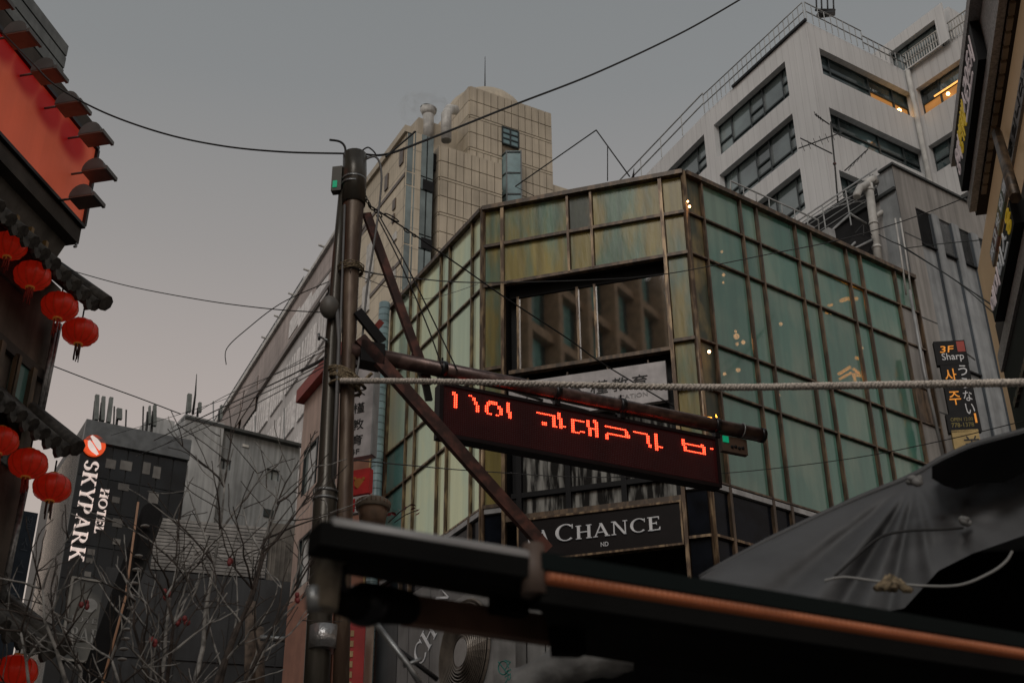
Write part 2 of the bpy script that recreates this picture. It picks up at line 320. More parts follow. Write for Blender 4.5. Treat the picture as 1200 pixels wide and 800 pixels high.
def serif(word, gap=.12):
    """roman capitals with serifs, thick and thin strokes; returns vertices and faces of a thin slab"""
    T, t, sf = .15, .055, .045
    vs, fs = [], []
    def poly(p):
        b = len(vs); n = len(p); vs.extend([(x, y, 0) for x, y in p]+[(x, y, 1) for x, y in p])
        fs.append(tuple(range(b+n, b+2*n))); fs.append(tuple(range(b+n-1, b-1, -1))); fs.extend([(b+i, b+(i+1) % n, b+n+(i+1) % n, b+n+i) for i in range(n)])
    def bar(x0, y0, x1, y1, wd):
        if abs(y1-y0) < 1e-6: poly([(x0, y0-wd/2), (x1, y0-wd/2), (x1, y0+wd/2), (x0, y0+wd/2)])
        else: poly([(x0-wd/2, y0), (x0+wd/2, y0), (x1+wd/2, y1), (x1-wd/2, y1)])
    def srf(x, y, wd=.3): bar(x-wd/2, y, x+wd/2, y, sf)
    def arc(cx, cy, rx, ry, a0, a1, k=1, n=14):
        p = []
        for i in range(n+1):
            a = radians(a0+(a1-a0)*i/n); wd = t+(T-t)*abs(cos(a))**1.2; p.append(((cx+cos(a)*rx, cy+sin(a)*ry), (cx+cos(a)*(rx-wd), cy+sin(a)*(ry-wd*.75))))
        for q, r in zip(p, p[1:]): poly([q[0], r[0], r[1], q[1]])
    x = 0
    for ch in word:
        k = 1.0
        big = ch.isupper(); X = x; v0 = len(vs); c = ch.upper()
        if c == 'H': bar(.12, 0, .12, 1, T); bar(.68, 0, .68, 1, T); bar(.12, .5, .68, .5, t); [srf(a, b) for a in (.12, .68) for b in (.02, .98)]; wdt = .8
        elif c == 'E' or c == 'L' or c == 'F':
            bar(.12, 0, .12, 1, T); srf(.1, .98, .28); srf(.1, .02, .28); bar(.12, .025, .58, .025, t); poly([(.52, 0), (.6, 0), (.62, .22), (.58, .22)])
            if c == 'E': bar(.12, .975, .55, .975, t); bar(.12, .52, .42, .52, t); poly([(.50, 1), (.57, 1), (.57, .8), (.54, .8)]); poly([(.40, .42), (.44, .42), (.44, .62), (.40, .62)])
            wdt = .62
        elif c == 'A': bar(.06, 0, .40, 1, t); bar(.72, 0, .38, 1, T); bar(.18, .33, .6, .33, t); srf(.08, .02, .24); srf(.72, .02, .28); wdt = .82
        elif c == 'N': bar(.12, 0, .12, 1, t); bar(.70, 0, .14, 1, T); bar(.72, 0, .72, 1, t); srf(.1, .02, .24); srf(.08, .98, .2); srf(.72, .98, .24); wdt = .82
        elif c == 'C': arc(.48, .5, .46, .52, 50, 310); poly([(.76, .72), (.80, .72), (.80, .98), (.77, .95)]); wdt = .84
        elif c == 'O': arc(.48, .5, .48, .52, 0, 360, n=24); wdt = .96
        elif c == 'T': bar(.38, 0, .38, 1, T); bar(0, .97, .76, .97, t); srf(.38, .02); poly([(0, 1), (.04, 1), (.06, .78), (.02, .78)]); poly([(.72, 1), (.76, 1), (.74, .78), (.70, .78)]); wdt = .76
        elif c == 'P' or c == 'R':
            bar(.12, 0, .12, 1, T); srf(.1, .02); srf(.08, .98, .22); arc(.30, .73, .30, .27, -90, 90); bar(.12, .975, .3, .975, t); bar(.12, .475, .3, .475, t); wdt = .62
            if c == 'R': bar(.68, 0, .34, .48, T); srf(.7, .02, .2); wdt = .78
        elif c == 'K': bar(.12, 0, .12, 1, T); srf(.12, .02); srf(.12, .98); bar(.2, .42, .62, 1, t); bar(.70, 0, .32, .58, T); srf(.62, .98, .26); srf(.7, .02, .26); wdt = .8
        elif c == 'Y': bar(.38, 0, .38, .48, T); bar(.38, .45, .08, 1, T); bar(.38, .45, .66, 1, t); srf(.38, .02); srf(.08, .98, .26); srf(.68, .98, .22); wdt = .76
        elif c == 'S': arc(.30, .74, .28, .27, 20, 270); arc(.30, .27, .29, .28, -160, 90); wdt = .6
        else: wdt = .35
        if not big: k = .82
        for i in range(v0, len(vs)): vs[i] = (X+vs[i][0]*k, vs[i][1]*k, vs[i][2])
        x += wdt*k+gap
    return vs, fs

# ------------------------------------------------------------------ ground and sky-wide things
g = MB().quad((-900, -900, 0), (900, -900, 0), (900, 900, 0), (-900, 900, 0)).build('ground', asph); tag(g, kind='structure')
kerb = MB()
road = MB().quad((-7, -20, .004), (8, -20, .004), (16, 26, .004), (-1, 26, .004)).build('street', mat('paving', (.11, .105, .10), .8, var=.2, scale=6, bump=.2)); tag(road, kind='structure')

# ================================================================== corner glass building
ZR = 17.6
A = pz(566, 247.3, ZR); FF = Face(A, 107); UF = FF.at(800, 202.5)[0]
CC = FF.W(UF, 0, 0); FR = Face(CC, 54.4); FL = Face(A, 150.6)
gb = thing('glass_building', (A.x, A.y, 0), 'corner office building clad in green and amber glass panels with bronze frames', 'building')
rows = [17.6, 16.67, 15.70, 13.77, 12.75, 10.86]
G = .035
def glass_row(F, us, rws, mats, skip=lambda i, j: False, dep=-.03):
    for j in range(len(rws)-1):
        for i in range(len(us)-1):
            if skip(i, j): continue
            piece('glass_pane', F, us[i]+G, us[i+1]-G, rws[j+1]+G, rws[j]-G, dep-.02, dep, mats(i, j), gb)
def bars(F, us, rws, z0, z1, ua, ub, m, wd=.018, d=.045):
    for u in us: piece('mullion', F, u-wd, u+wd, z0, z1, -.06, d, m, gb)
    for z in rws: piece('transom', F, ua, ub, z-wd, z+wd, -.06, d-.008, m, gb)
uR = [.0, .47, 1.56, 2.04, 3.20, 3.67, 4.80, 5.26, 6.42, 7.1]
uRm = [0.02]+uR[1:]
rr = rows
glass_row(FR, uR, rr, lambda i, j: gFb if i == 0 else gR, skip=lambda i, j: i == 8 and j > 0)
for j in (1, 2, 3, 4):
    if j == 1: piece('wall_panel', FR, 6.46, 7.0, rr[2]+.03, rr[1]-.03, -.05, 0, Pm, gb)
    elif j == 2: piece('wall_panel', FR, 6.46, 7.0, rr[3]+.9, rr[2]-.03, -.05, 0, Pm, gb); piece('wall_panel', FR, 6.46, 7.0, rr[3]+.03, rr[3]+.84, -.05, 0, brz, gb)
    elif j == 3: piece('wall_panel', FR, 6.46, 7.0, rr[4]+.03, rr[3]-.03, -.05, 0, Pm, gb)
    else: piece('wall_panel', FR, 6.46, 7.0, rr[5]+.03, rr[4]-.03, -.05, 0, brz, gb)
bars(FR, uRm[1:], rr[1:], rr[5], ZR, 0.03, 7.1, brz)
piece('transom', FR, 0.03, 7.12, ZR-.03, ZR+.07, -.3, .09, brz, gb)
uL = [-.02, -.48, -1.54, -1.98, -3.11, -3.57, -4.62]; uL = uL[::-1]
glass_row(FL, uL, rr, lambda i, j: (gT if (i == 0 and j > 2) else gL), )
bars(FL, uL[:-1], rr[1:], rr[5], ZR, -4.66, -.03, brzl, .02, .03)
piece('transom', FL, -4.66, -.03, ZR-.03, ZR+.07, -.3, .08, brz, gb)
uF = [0, .44, 1.85, 2.35, 3.82, UF]
glass_row(FF, uF, rr[:3], lambda i, j: gF if i in (1, 3) or (i in (2,) and j == 1) or i in (0, 4) else gFb)
glass_row(FF, [0, .44], rr[2:], lambda i, j: gF); glass_row(FF, [3.82, UF], rr[2:], lambda i, j: gF)
for u in (1.85, 2.35): piece('mullion', FF, u-.025, u+.025, rr[2], ZR, -.06, .06, brzl, gb)
for u in (.44, 3.81): piece('mullion', FF, u-.035, u+.035, 5.2, ZR, -.06, .07, brzl, gb)
for z in rr[1:3]: piece('transom', FF, .03, UF-.03, z-.035, z+.035, -.06, .05, brz, gb)
for z in rr[3:]:
    piece('transom', FF, .03, .40, z-.035, z+.035, -.06, .05, brz, gb); piece('transom', FF, 3.84, UF-.03, z-.035, z+.035, -.06, .05, brz, gb)
piece('transom', FF, .0, UF, ZR-.03, ZR+.07, -.3, .10, brz, gb)
for c in (A, CC): MB().tube([(c.x, c.y, 5), (c.x, c.y, ZR+.06)], .06, 8).build('corner_post', brzl, gb)
# recess in the front face
rb = MB(); walls(rb, FF, .445, 3.79, 10.6, rr[2], [(.46, 3.78, 10.62, rr[2]-.01)], .55, -.06); rb.build('recess_lining', blk, gb)
MB().box(FF, .47, 3.77, 10.6, rr[2]-.02, -.6, -.45).build('recess_back', blk, gb)
WD = -.26
zt_ = FF.at(674.8, 339.5, WD)[1]; zs_ = FF.at(694, 425.5, WD)[1]
piece('recess_beam', FF, .5, 3.76, zt_+.02, zt_+.30, WD-.2, WD+.02, blk, gb)
wf = thing('upper_window', FF.W(.6, WD, zs_)-gb.location, None, None); wf.parent = gb
uu = [FF.at(604, 400, WD)[0], FF.at(608, 400, WD)[0], FF.at(678, 380, WD)[0], FF.at(699, 380, WD)[0], FF.at(783, 360, WD)[0]]
for i in range(1, 4): piece('pane', FF, uu[i]+.02, uu[i+1]-.02, zs_+.04, zt_, WD-.02, WD, gD, wf)
for u in uu[1:]: piece('window_bar', FF, u-.025, u+.025, zs_, zt_+.03, WD, WD+.06, brzl, wf)
piece('sill', FF, .5, 3.77, zs_-.03, zs_+.05, WD-.02, WD+.12, brz, wf)
wf = thing('lower_window', FF.W(.6, -.3, 10.6)-gb.location, None, None); wf.parent = gb
uu = [.66, 1.62, 2.68, 3.70]
for i in range(3):
    piece('pane', FF, uu[i]+.06, uu[i+1]-.06, 11.18, 12.5, -.32, -.30, gC, wf); piece('pane', FF, uu[i]+.06, uu[i+1]-.06, 10.74, 11.06, -.32, -.30, gC, wf)
for u in uu: piece('window_bar', FF, u-.05, u+.05, 10.62, 12.6, -.30, -.22, blk, wf)
for z in (10.68, 11.12, 12.55): piece('window_rail', FF, .5, 3.76, z-.05, z+.05, -.30, -.23, blk, wf)
piece('sill', FF, .48, 3.77, 10.50, 10.62, -.2, .06, brz, wf)
# band under the glass and the dark lower storey
zB = 10.72
for F, a, b in ((FF, .02, .40), (FF, 3.86, UF-.02), (FR, .03, 7.05), (FL, -4.62, -.03)):
    piece('white_band', F, a, b, zB, rr[5]-.04, -.04, .03, whp, gb)
for F, us in ((FR, uR), (FL, uL), (FF, [0, .44]), (FF, [3.82, UF])):
    for i in range(len(us)-1):
        for z0, z1 in ((9.83, zB), (8.6, 9.80), (7.2, 8.57)): piece('dark_pane', F, us[i]+G, us[i+1]-G, z0+.02, z1-.02, -.05, -.03, gK, gb)
    for u in us[1:-1] if F is not FF else []: piece('mullion', F, u-.03, u+.03, 5.6, rr[5]-.04, -.05, .045, brz, gb)
    piece('transom', F, us[0]+.03, us[-1]-.03, 9.79, 9.84, -.05, .04, brzl, gb)
# solid core, interior floors
pts = [FL.W(-4.6, -1.3, 0), FL.W(-.2, -1.3, 0), FF.W(.6, -1.3, 0), FF.W(UF-.5, -1.3, 0), FR.W(.2, -1.3, 0), FR.W(7.0, -1.3, 0), FR.W(7.0, -9, 0), FL.W(-4.6, -8, 0)]
MB().prism(pts, 0, ZR-.3).build('core_wall', core, gb)
pts = [FL.W(-4.6, -.1, 0), FL.W(-.05, -.1, 0), FF.W(UF, -.62, 0), FR.W(7.0, -.1, 0), FR.W(7.0, -9, 0), FL.W(-4.6, -8, 0)]
for z in (ZR-.25,): MB().prism([FL.W(-4.6, -.1, 0), FL.W(0, -.1, 0), FF.W(.1, -.1, 0), FF.W(UF-.05, -.1, 0), FR.W(.1, -.1, 0), FR.W(7.0, -.1, 0), FR.W(7.0, -9, 0), FL.W(-4.6, -8, 0)], z, z+.15).build('roof_slab', Pm, gb)
for z in (13.6, 10.75, 8.0):
    MB().prism([FR.W(.3, -.12, 0), FR.W(7.0, -.12, 0), FR.W(7.0, -1.4, 0), FR.W(.3, -1.4, 0)], z, z+.16).build('floor_slab', core, gb)
# everything below, beige return wall on the left of the left face
MB().prism([FL.W(-4.62, -.1, 0), FL.W(-.1, -.1, 0), FF.W(.1, -.1, 0), FF.W(UF-.1, -.1, 0), FR.W(0.1, -.1, 0), FR.W(7.0, -.1, 0), FR.W(7.0, -9, 0), FL.W(-4.62, -8, 0)], 0, 7.2).build('base_wall', blk, gb)
# lamps seen through the green glass
def inlamp(px, py, r=.035, m=lampw, w=-.25):
    p = FR.P(px, py, w); return MB().sphere(p, r, 8, 6)
for px, py, r in ((806, 236, .03), (808, 242, .04), (824, 229, .035), (841, 223.5, .03), (899, 264.5, .045), (846, 295, .03), (848, 322, .035), (847.5, 331, .025), (862, 388, .03), (863, 394, .06), (871, 401, .045), (864, 403, .035), (915, 379.5, .04), (831, 412, .045), (849, 438, .035), (864, 423, .03), (865, 433, .05), (1010, 407.5, .035), (913, 463, .03), (974, 367, .03)):
    F = FF if px < 810 or px == 831 else FR
    inlamp(px, py, r).build('ceiling_lamp', lampw, gb) if F is FR else MB().sphere(F.P(px, py, .06), r*.7, 8, 6).build('ceiling_lamp', lampw, gb)
def bar_lamp(pxs, r, m): MB().tube([FR.P(x, y, -.22) for x, y in pxs], r, 6).build('neon_tube', m, gb)
bar_lamp([(985.5, 352.5), (992, 350), (1004, 350)], .045, lampo); bar_lamp([(971, 358), (975, 357)], .03, lampo); bar_lamp([(968, 366), (970, 367)], .03, lampo)
bar_lamp([(983, 438), (996, 430)], .035, lampo); bar_lamp([(984, 444), (997, 437)], .03, lampo); bar_lamp([(1000, 432), (1007, 437)], .035, lampo); bar_lamp([(1000, 439), (1009, 440)], .04, lampo)
bar_lamp([(1003, 419), (1006, 420)], .04, lampo); bar_lamp([(1001, 440), (1002, 446)], .03, lampo)
MB().tube([FF.P(824, 489, .08), FF.P(834, 490, .08)], .02, 6).build('neon_tube', lampo, gb); MB().tube([FF.P(838, 486, .08), FF.P(840, 491, .08)], .02, 6).build('neon_tube', lampo, gb)
# roof clutter of the glass building
t = MB()
t.tube([FF.W(1.0, -.2, ZR+.10), FF.W(1.9, -.2, ZR+.16), FF.W(2.3, -.2, ZR+.10)], .06, 6).build('roof_flashing', brz, gb)
t = MB().add([FF.W(3.0, -.2, ZR), FF.W(3.35, -.2, ZR+.24), FF.W(3.7, -.2, ZR), FF.W(3.0, -.6, ZR), FF.W(3.35, -.6, ZR+.24), FF.W(3.7, -.6, ZR)], [(0, 1, 2), (5, 4, 3), (0, 3, 4, 1), (1, 4, 5, 2), (0, 2, 5, 3)]).build('roof_hump', brz, gb)

# signs on the glass building
def boxsign(name, F, u0, u1, z0, z1, w0, w1, m, label, cat='sign', group=None):
    r = thing(name, F.W((u0+u1)/2, (w0+w1)/2, z0), label, cat, group)
    MB().box(F, u0, u1, z0, z1, w0, w1).build('board', m, r); return r
sg = boxsign('education_sign', FF, .52, 3.64, 12.60, 13.43, -.20, -.08, signw, 'long white sign with black characters and the word EDUCATION above the LED display')
def px_rect(F, w, x0, y0, x1, y1):
    a = F.at(x0, y0, w); b = F.at(x1, y1, w); return min(a[0], b[0]), max(a[0], b[0]), min(a[1], b[1]), max(a[1], b[1])
for i, (ch, a, b) in enumerate((('木', 1.76, 2.06), ('槿', 2.16, 2.50), ('教', 2.58, 2.90), ('育', 2.98, 3.28))):
    fit(MB(), text_mesh(ch), FF, a, b, 12.93, 13.21, -.08, .012).build('character', ink, sg)
fit(MB(), text_mesh('GEUN EDUCATION'), FF, 2.0, 3.26, 12.74, 12.83, -.08, .008).build('small_lettering', mat('grey_print', (.25, .24, .24), .6), sg)
t = MB(); t.tube([FF.W(1.16+.28*cos(radians(a)), -.075, 13.0+.27*sin(radians(a))) for a in range(40, 200, 12)], .014, 5); t.build('logo_ring', ink, sg)
t = MB(); t.box(FF, 1.28, 1.33, 12.98, 13.14, -.082, -.07); t.box(FF, 1.2, 1.42, 13.02, 13.05, -.082, -.068); t.build('logo_mark', reds, sg)
for u in (.9, 1.7, 2.5, 3.3): piece('hanger', FF, u-.015, u+.015, 13.44, 13.52, -.16, -.12, brz, sg)
sg = boxsign('chance_sign', FF, .75, 3.74, 9.70, 10.46, -.02, .10, mat('sign_brown_black', (.012, .009, .009), .5, spec=.15), 'black shop sign reading LA CHANCE in grey serif capitals under the dark windows')
for a, b, c, d in ((.72, 3.77, 10.46, 10.50), (.72, 3.77, 9.66, 9.70), (.72, .75, 9.70, 10.46), (3.74, 3.77, 9.70, 10.46)): piece('rim', FF, a, b, c, d, -.02, .13, brzl, sg)
x0, x1, z0, z1 = px_rect(FF, .1, 652, 630, 772, 598)
fit(MB(), serif('Chance'), FF, *(FF.at(651, 620, .1)[0], FF.at(773, 600, .1)[0]), 9.98, 10.30, .10, .03).build('word_chance', lettg, sg)
fit(MB(), serif('LA'), FF, FF.at(618, 625, .1)[0], FF.at(644, 620, .1)[0], 9.98, 10.24, .10, .03).build('word_la', lettg, sg)
fit(MB(), text_mesh('ND'), FF, FF.at(704, 634, .1)[0], FF.at(713, 634, .1)[0], 9.80, 9.88, .10, .015).build('small_word', lettg, sg)

# guyed mast on its roof
ms = thing('roof_mast', FF.W(3.0, -1.5, ZR), 'thin guyed metal mast shaped like an arrowhead on the glass building roof', 'antenna')
FM = Face(FF.W(0, -1.5, 0), 107)
MB().tube([FM.P(712, 212), FM.P(712, 172)], .012, 5).build('mast', cab, ms)
MB().tube([FM.P(698.7, 152.5), FM.P(738, 207)], .016, 5).build('stay', cab, ms)
MB().tube([FM.P(698.7, 152.5), FM.P(603.7, 218.7), FM.P(635, 234)], .016, 5).build('guy_wire', cab, ms)
tp = MB().tube([FM.P(742, 208), FM.P(743, 197)], [.03, .004], 5).build('roof_spike', cab); tag(tp, 'tiny dark spike at the right of the glass building roof hump', 'spike')

# ================================================================== beige tower
T0 = pd(550.5, 101, 55); FT = Face(T0, 61.5); ZT = T0.z
bt = thing('beige_tower', (T0.x, T0.y, 0), 'tall beige tiled tower with a domed top, blue glass strip and stepped lower block', 'building')
uT1 = FT.at(645.5, 131)[0]
bigtiles = []
def tiled(F, u0, u1, z0, z1, du, dz, holes=(), parent=bt, cnt=[0]):
    n = max(1, round((u1-u0)/du)); du = (u1-u0)/n; z = z1; st = MB(); k = 0
    while z > z0+.2:
        for h in (dz,):
            za = max(z-h, z0)
            for i in range(n):
                a, b = u0+i*du, u0+(i+1)*du
                if any(a < H[1]-.02 and b > H[0]+.02 and za < H[3]-.02 and z > H[2]+.02 for H in holes):
                    # trim against the opening
                    a2, b2 = a, b
                    H = [H for H in holes if a < H[1]-.02 and b > H[0]+.02 and za < H[3]-.02 and z > H[2]+.02][0]
                    if a < H[0]-.1: b2 = H[0]
                    elif b > H[1]+.1: a2 = H[1]
                    else: continue
                    bigtiles.append((F, a2+.03, b2-.03, za+.03, z-.03, parent)); continue
                bigtiles.append((F, a+.02, b-.02, za+.025, z-.025, parent))
            z = za
            if k % 2 == 1: st.box(F, u0+.02, u1-.02, z-.14, z-.02, .0, .05); z -= .16
            k += 1
    if st.v: tag(st.build('tile_course', beige, parent), kind='stuff')
# body volumes
TL = 2.8  # depth of top block's left face
Fl = Face(T0, 150.4)   # left faces: u runs toward the viewer's right
bk = [T0+FT.n*0, FT.W(uT1, 0, 0), FT.W(uT1, -9, 0), FT.W(0, -9, 0)]
MB().prism([FT.W(.03, -.05, 0), FT.W(uT1-.03, -.05, 0), FT.W(uT1-.03, -9, 0), FT.W(.03, -9, 0)], 0, ZT-.02).build('tower_wall', beigej, bt)
hb = px_rect(FT, 0, 588, 150, 607, 169); hs = px_rect(FT, 0, 588, 182, 607, 250)
hb = (hb[0], hb[1], FT.at(588, 168)[1], FT.at(588, 149)[1]); hs = (hb[0], hb[1], 20, FT.at(588, 181)[1])
tiled(FT, 0, uT1, ZT-17, ZT, .42, .98, (hb, hs))
nl = 9/8
tiled(Fl, -4.2, 0, ZT-9, ZT, .6, .98)
MB().box(Fl, -4.2, -.02, 0, ZT-.02, -.5, -.06).build('tower_side_wall', beigej, bt)
wn = MB().box(FT, hb[0]+.02, hb[1]-.02, hb[2]+.02, hb[3]-.02, -.02, .04).build('window', winbl, bt)
for k in range(3): piece('window_bar', FT, hb[0]+(hb[1]-hb[0])*k/2-.04, hb[0]+(hb[1]-hb[0])*k/2+.04, hb[2], hb[3], .04, .09, Wfr, wn)
for k in range(4): piece('window_rail', FT, hb[0], hb[1], hb[2]+(hb[3]-hb[2])*k/3-.04, hb[2]+(hb[3]-hb[2])*k/3+.04, .04, .08, Wfr, wn)
bay = MB().add([FT.W(hs[0], 0, 20), FT.W(hs[0]+.05, .4, 20), FT.W(hs[1]-.25, .75, 20), FT.W(hs[1], 0, 20)]+[FT.W(hs[0], 0, hs[3]), FT.W(hs[0]+.05, .4, hs[3]), FT.W(hs[1]-.25, .75, hs[3]), FT.W(hs[1], 0, hs[3])],
        [(0, 1, 5, 4), (1, 2, 6, 5), (2, 3, 7, 6), (4, 5, 6, 7)]).build('glass_bay', winbl, bt)
FB = Face(FT.W(hs[0]+.05, .4, 0), 0)
ba, bb = FT.W(hs[0]+.05, .42, 0), FT.W(hs[1]-.25, .77, 0)
for k in range(11):
    z = hs[3]-.1-k*1.35; MB().tube([FT.W(hs[0]-.02, .02, z), ba+Vector((0, 0, z)), bb+Vector((0, 0, z)), FT.W(hs[1], .02, z)], .05, 4).build('bay_rail', Wfr, bay)
for c in (ba, bb): MB().tube([c+Vector((0, 0, 20)), c+Vector((0, 0, hs[3]))], .05, 4).build('bay_post', Wfr, bay)
# dome and mast
dc = FT.W(uT1*.55, -3.6, 0)
dm = MB(); nseg = 20
prof = [(2.5*cos(radians(a)), ZT+.5+2.5*sin(radians(a))) for a in range(0, 91, 9)]
vs = [dc+Vector((r*cos(2*pi*i/nseg), r*sin(2*pi*i/nseg), z)) for r, z in prof for i in range(nseg)]
dm.add(vs, [(j*nseg+i, j*nseg+(i+1) % nseg, (j+1)*nseg+(i+1) % nseg, (j+1)*nseg+i) for j in range(len(prof)-1) for i in range(nseg)], True).build('dome', beige, bt)
MB().box(Face(dc, 61.5), -.25, .25, ZT+2.9, ZT+3.4, -.25, .25).build('dome_box', pipew, bt)
MB().tube([dc+Vector((0, 0, ZT+2.8)), dc+Vector((0, 0, ZT+6.0))], [.05, .015], 5).build('mast', cab, bt)
# stepped block in front
q0 = FT.at(516, 170, 1.2); T2 = FT.W(q0[0], 1.2, 0); F2 = Face(T2, 61.5); z2 = q0[1]
ue = F2.at(588, 200)[0]
MB().prism([F2.W(.03, -.05, 0), F2.W(ue, -.05, 0), F2.W(ue, -1.3, 0), F2.W(.03, -4.2, 0)], 0, z2-.02).build('step_wall', beigej, bt)
z2s = z2
tiled(F2, 0, ue, z2-13, z2, .45, .98)
F2l = Face(T2, 150.4); tiled(F2l, -1.3, 0, z2-13, z2, .6, .98)
MB().box(F2l, -1.3, -.02, 0, z2-.02, -1, -.06).build('step_side_wall', beigej, bt)
# grey glass strip + long beige flank
s0 = pd(477.5, 150.5, 52); FS = Face(s0, 58); us = FS.at(509, 162)[0]; zs = s0.z
st = MB().prism([FS.W(0, -.06, 0), FS.W(us, -.06, 0), FS.W(us, -6, 0), FS.W(.8, -6, 0)], 0, zs).build('strip_wall', hotj, bt)
z = zs; k = 0
while z > 18:
    h = 2.6 if k % 2 == 0 else .8
    for i in range(4): piece('curtain_pane', FS, us*i/4+.04, us*(i+1)/4-.04, z-h+.04, z-.04, -.03, .02, curt, st)
    if k % 2: piece('vent_slot', FS, us*.62, us*1.0, z-.75, z-.15, .02, .06, blk, st)
    z -= h; k += 1
MB().box(FS, us-.02, us+.9, zs-1.6, zs-.6, -.5, -.4).build('dark_recess', blk, bt)
FK = Face(s0, 151.5)
lf = FK.at(398, 271)
hl = []
UKL = FK.at(402, 300)[0]
fl = MB().box(FK, UKL, -.01, 0, zs-.02, -.8, 0).build('flank_wall', beigeL, bt)
piece('flank_coping', FK, UKL, .05, zs-.25, zs+.15, -.3, .15, beige, bt)
for px, py, a, b in ((474, 173, 7, 16), (456, 203, 6, 16), (464.5, 232, 5, 11), (463, 250, 4, 9), (462, 312, 4, 13)):
    u, z = FK.at(px, py); u2 = FK.at(px-a*.6, py)[0]; zz = FK.at(px, py+b)[1]
    piece('flank_window', FK, u2, u, zz, z, .01, .07, winbr, bt)
for (x0, y0, x1, y1) in ((432, 282, 440, 328), (427, 330, 435, 370), (462, 268, 466, 284), (461, 312, 465, 330)):
    a = FK.at(x0, y0); b = FK.at(x1, y0); c = FK.at(x0, y1)
    piece('flank_window', FK, a[0], b[0], c[1], a[1]-.4, .01, .08, pipew, bt)
for k in range(2):
    a = FK.at(447+k*2, 240+k*90); piece('flank_groove', FK, a[0]-9, -.05, a[1]-.1, a[1]+.1, .005, .05, winbr, bt)
# plant on the roof: chimney, pipe, duct
ch = thing('roof_chimney', FS.W(2.2, -2.5, zs), 'round ventilation chimney with a flared cap, smoking on the beige tower roof', 'chimney')
FC = Face(FS.W(0, -2.5, 0), 58)
a = FC.P(502, 146); b = FC.P(502, 133); c = FC.P(502, 129)
MB().tube([a-Vector((0, 0, 1)), b], .30, 14).build('stack', pipew, ch); MB().tube([b-Vector((0, 0, .15)), b+Vector((0, 0, .25)), c], [.3, .46, .46], 14).build('cap', pipew, ch)
smk = bpy.data.materials.new('smoke'); smk.use_nodes = True; n = smk.node_tree.nodes; n.clear(); l = smk.node_tree.links
vo = n.new('ShaderNodeVolumePrincipled'); vo.inputs['Color'].default_value = (.6, .6, .6, 1); ou = n.new('ShaderNodeOutputMaterial'); l.new(vo.outputs[0], ou.inputs[1])
nz = n.new('ShaderNodeTexNoise'); nz.inputs['Scale'].default_value = 1.6; nz.inputs['Detail'].default_value = 5; tcx = n.new('ShaderNodeTexCoord'); l.new(tcx.outputs['Object'], nz.inputs[0]); mrx = n.new('ShaderNodeMapRange'); l.new(nz.outputs[0], mrx.inputs[0]); mrx.inputs[1].default_value = .5; mrx.inputs[2].default_value = .75; mrx.inputs[3].default_value = 0; mrx.inputs[4].default_value = .6; l.new(mrx.outputs[0], vo.inputs['Density'])
sm = MB().sphere(FC.P(497, 128), 1.3, 14, 10, (1.1, 1, .75)); o = sm.build('smoke', smk); tag(o, 'faint grey smoke drifting from the round chimney', 'smoke', kind='stuff')
bx = MB(); p = FC.at(490, 155); bx.box(FC, p[0], p[0]+2.6, zs-.5, p[1]+1.0, -3, 0); bx.build('plant_room', beige, bt)
MB().tube([FT.P(523, 165, .8), FT.P(523, 134, .8), FT.P(527, 128, .6), FT.P(533, 129, 0)], .27, 10).build('roof_duct', pipew, bt)
# right lower shoulder
p = FT.at(675, 216, .3); pr = FT.at(647, 207, .3)
MB().box(FT, uT1-.5, p[0], 0, p[1], -7, -.3).build('shoulder_wall', beigeL, bt)
MB().box(FT, uT1-.2, p[0]-1.2, p[1], p[1]+.9, -4, -.9).build('shoulder_room', beigej, bt); MB().box(FT, uT1-.4, p[0]-.9, p[1]+.9, p[1]+1.15, -4.2, -.6).build('shoulder_slab', beige, bt)
# tiles: the largest-looking as parts, the rest joined
def pdist(t): return (t[0].W(t[1], 0, t[3])-EYE).length/(t[2]-t[1]+t[4]-t[3])
bigtiles.sort(key=pdist)
rest = MB()
for k, (F, a, b, c, d, par) in enumerate(bigtiles):
    if d-c < .05 or b-a < .05: continue
    if k < 295: piece('wall_tile', F, a, b, c, d, -.04, .055, beige, par)
    else: rest.box(F, a, b, c, d, -.04, .055)
if rest.v: tag(rest.build('wall_tiles', beige, bt), kind='stuff')

# ================================================================== long pale block behind the pole
l0 = pd(395, 280, 62); FP = Face(l0, 154.5); zl = l0.z
lb = thing('long_block', FP.W(0, 0, 0), 'very long pale office block with window bands receding to the lower left of the pole', 'building')
MB().box(FP, -52, 6, 0, zl, -12, 0).build('wall', palel, lb)
zgr = FP.at(388, 332)[1]
MB().box(FP, -52, 6.02, zgr, zl+.01, -12.05, .12).build('upper_wall', palew, lb)
piece('roof_edge', FP, -52, 6.1, zl, zl+.25, -.5, .3, pipew, lb); piece('dark_line', FP, -52, 6.05, zgr-.35, zgr, .0, .2, winbr, lb)
for row in range(8):
    zt = zgr-1.4-row*3.1
    for j in range(17):
        ua = 3.5-j*3.1
        if row > 3 and j < 2: pass
        o = piece('window_band', FP, ua-2.5, ua, zt-2.0, zt, .01, .10, palewin, lb)
        if j < 12 and row < 5:
            for k in range(1, 5): piece('window_bar', FP, ua-2.5*k/5-.035, ua-2.5*k/5+.035, zt-2.0, zt, .10, .14, palel, lb)
for (x0, y0, x1, y1) in ((287, 459, 303, 440), (270, 484, 283, 468), (341, 370, 352, 356), (352, 357, 366, 342), (366, 342, 378, 327), (378, 326, 386, 315)):
    a = FP.at(x0, y0, .12); b = FP.at(x1, y1, .12); piece('upper_window', FP, a[0], b[0], max(a[1], b[1])-1.6-(1.2 if x0 < 300 else 0), max(a[1], b[1])-.4, .121, .16, winbr if x0 < 300 else palewin, lb)
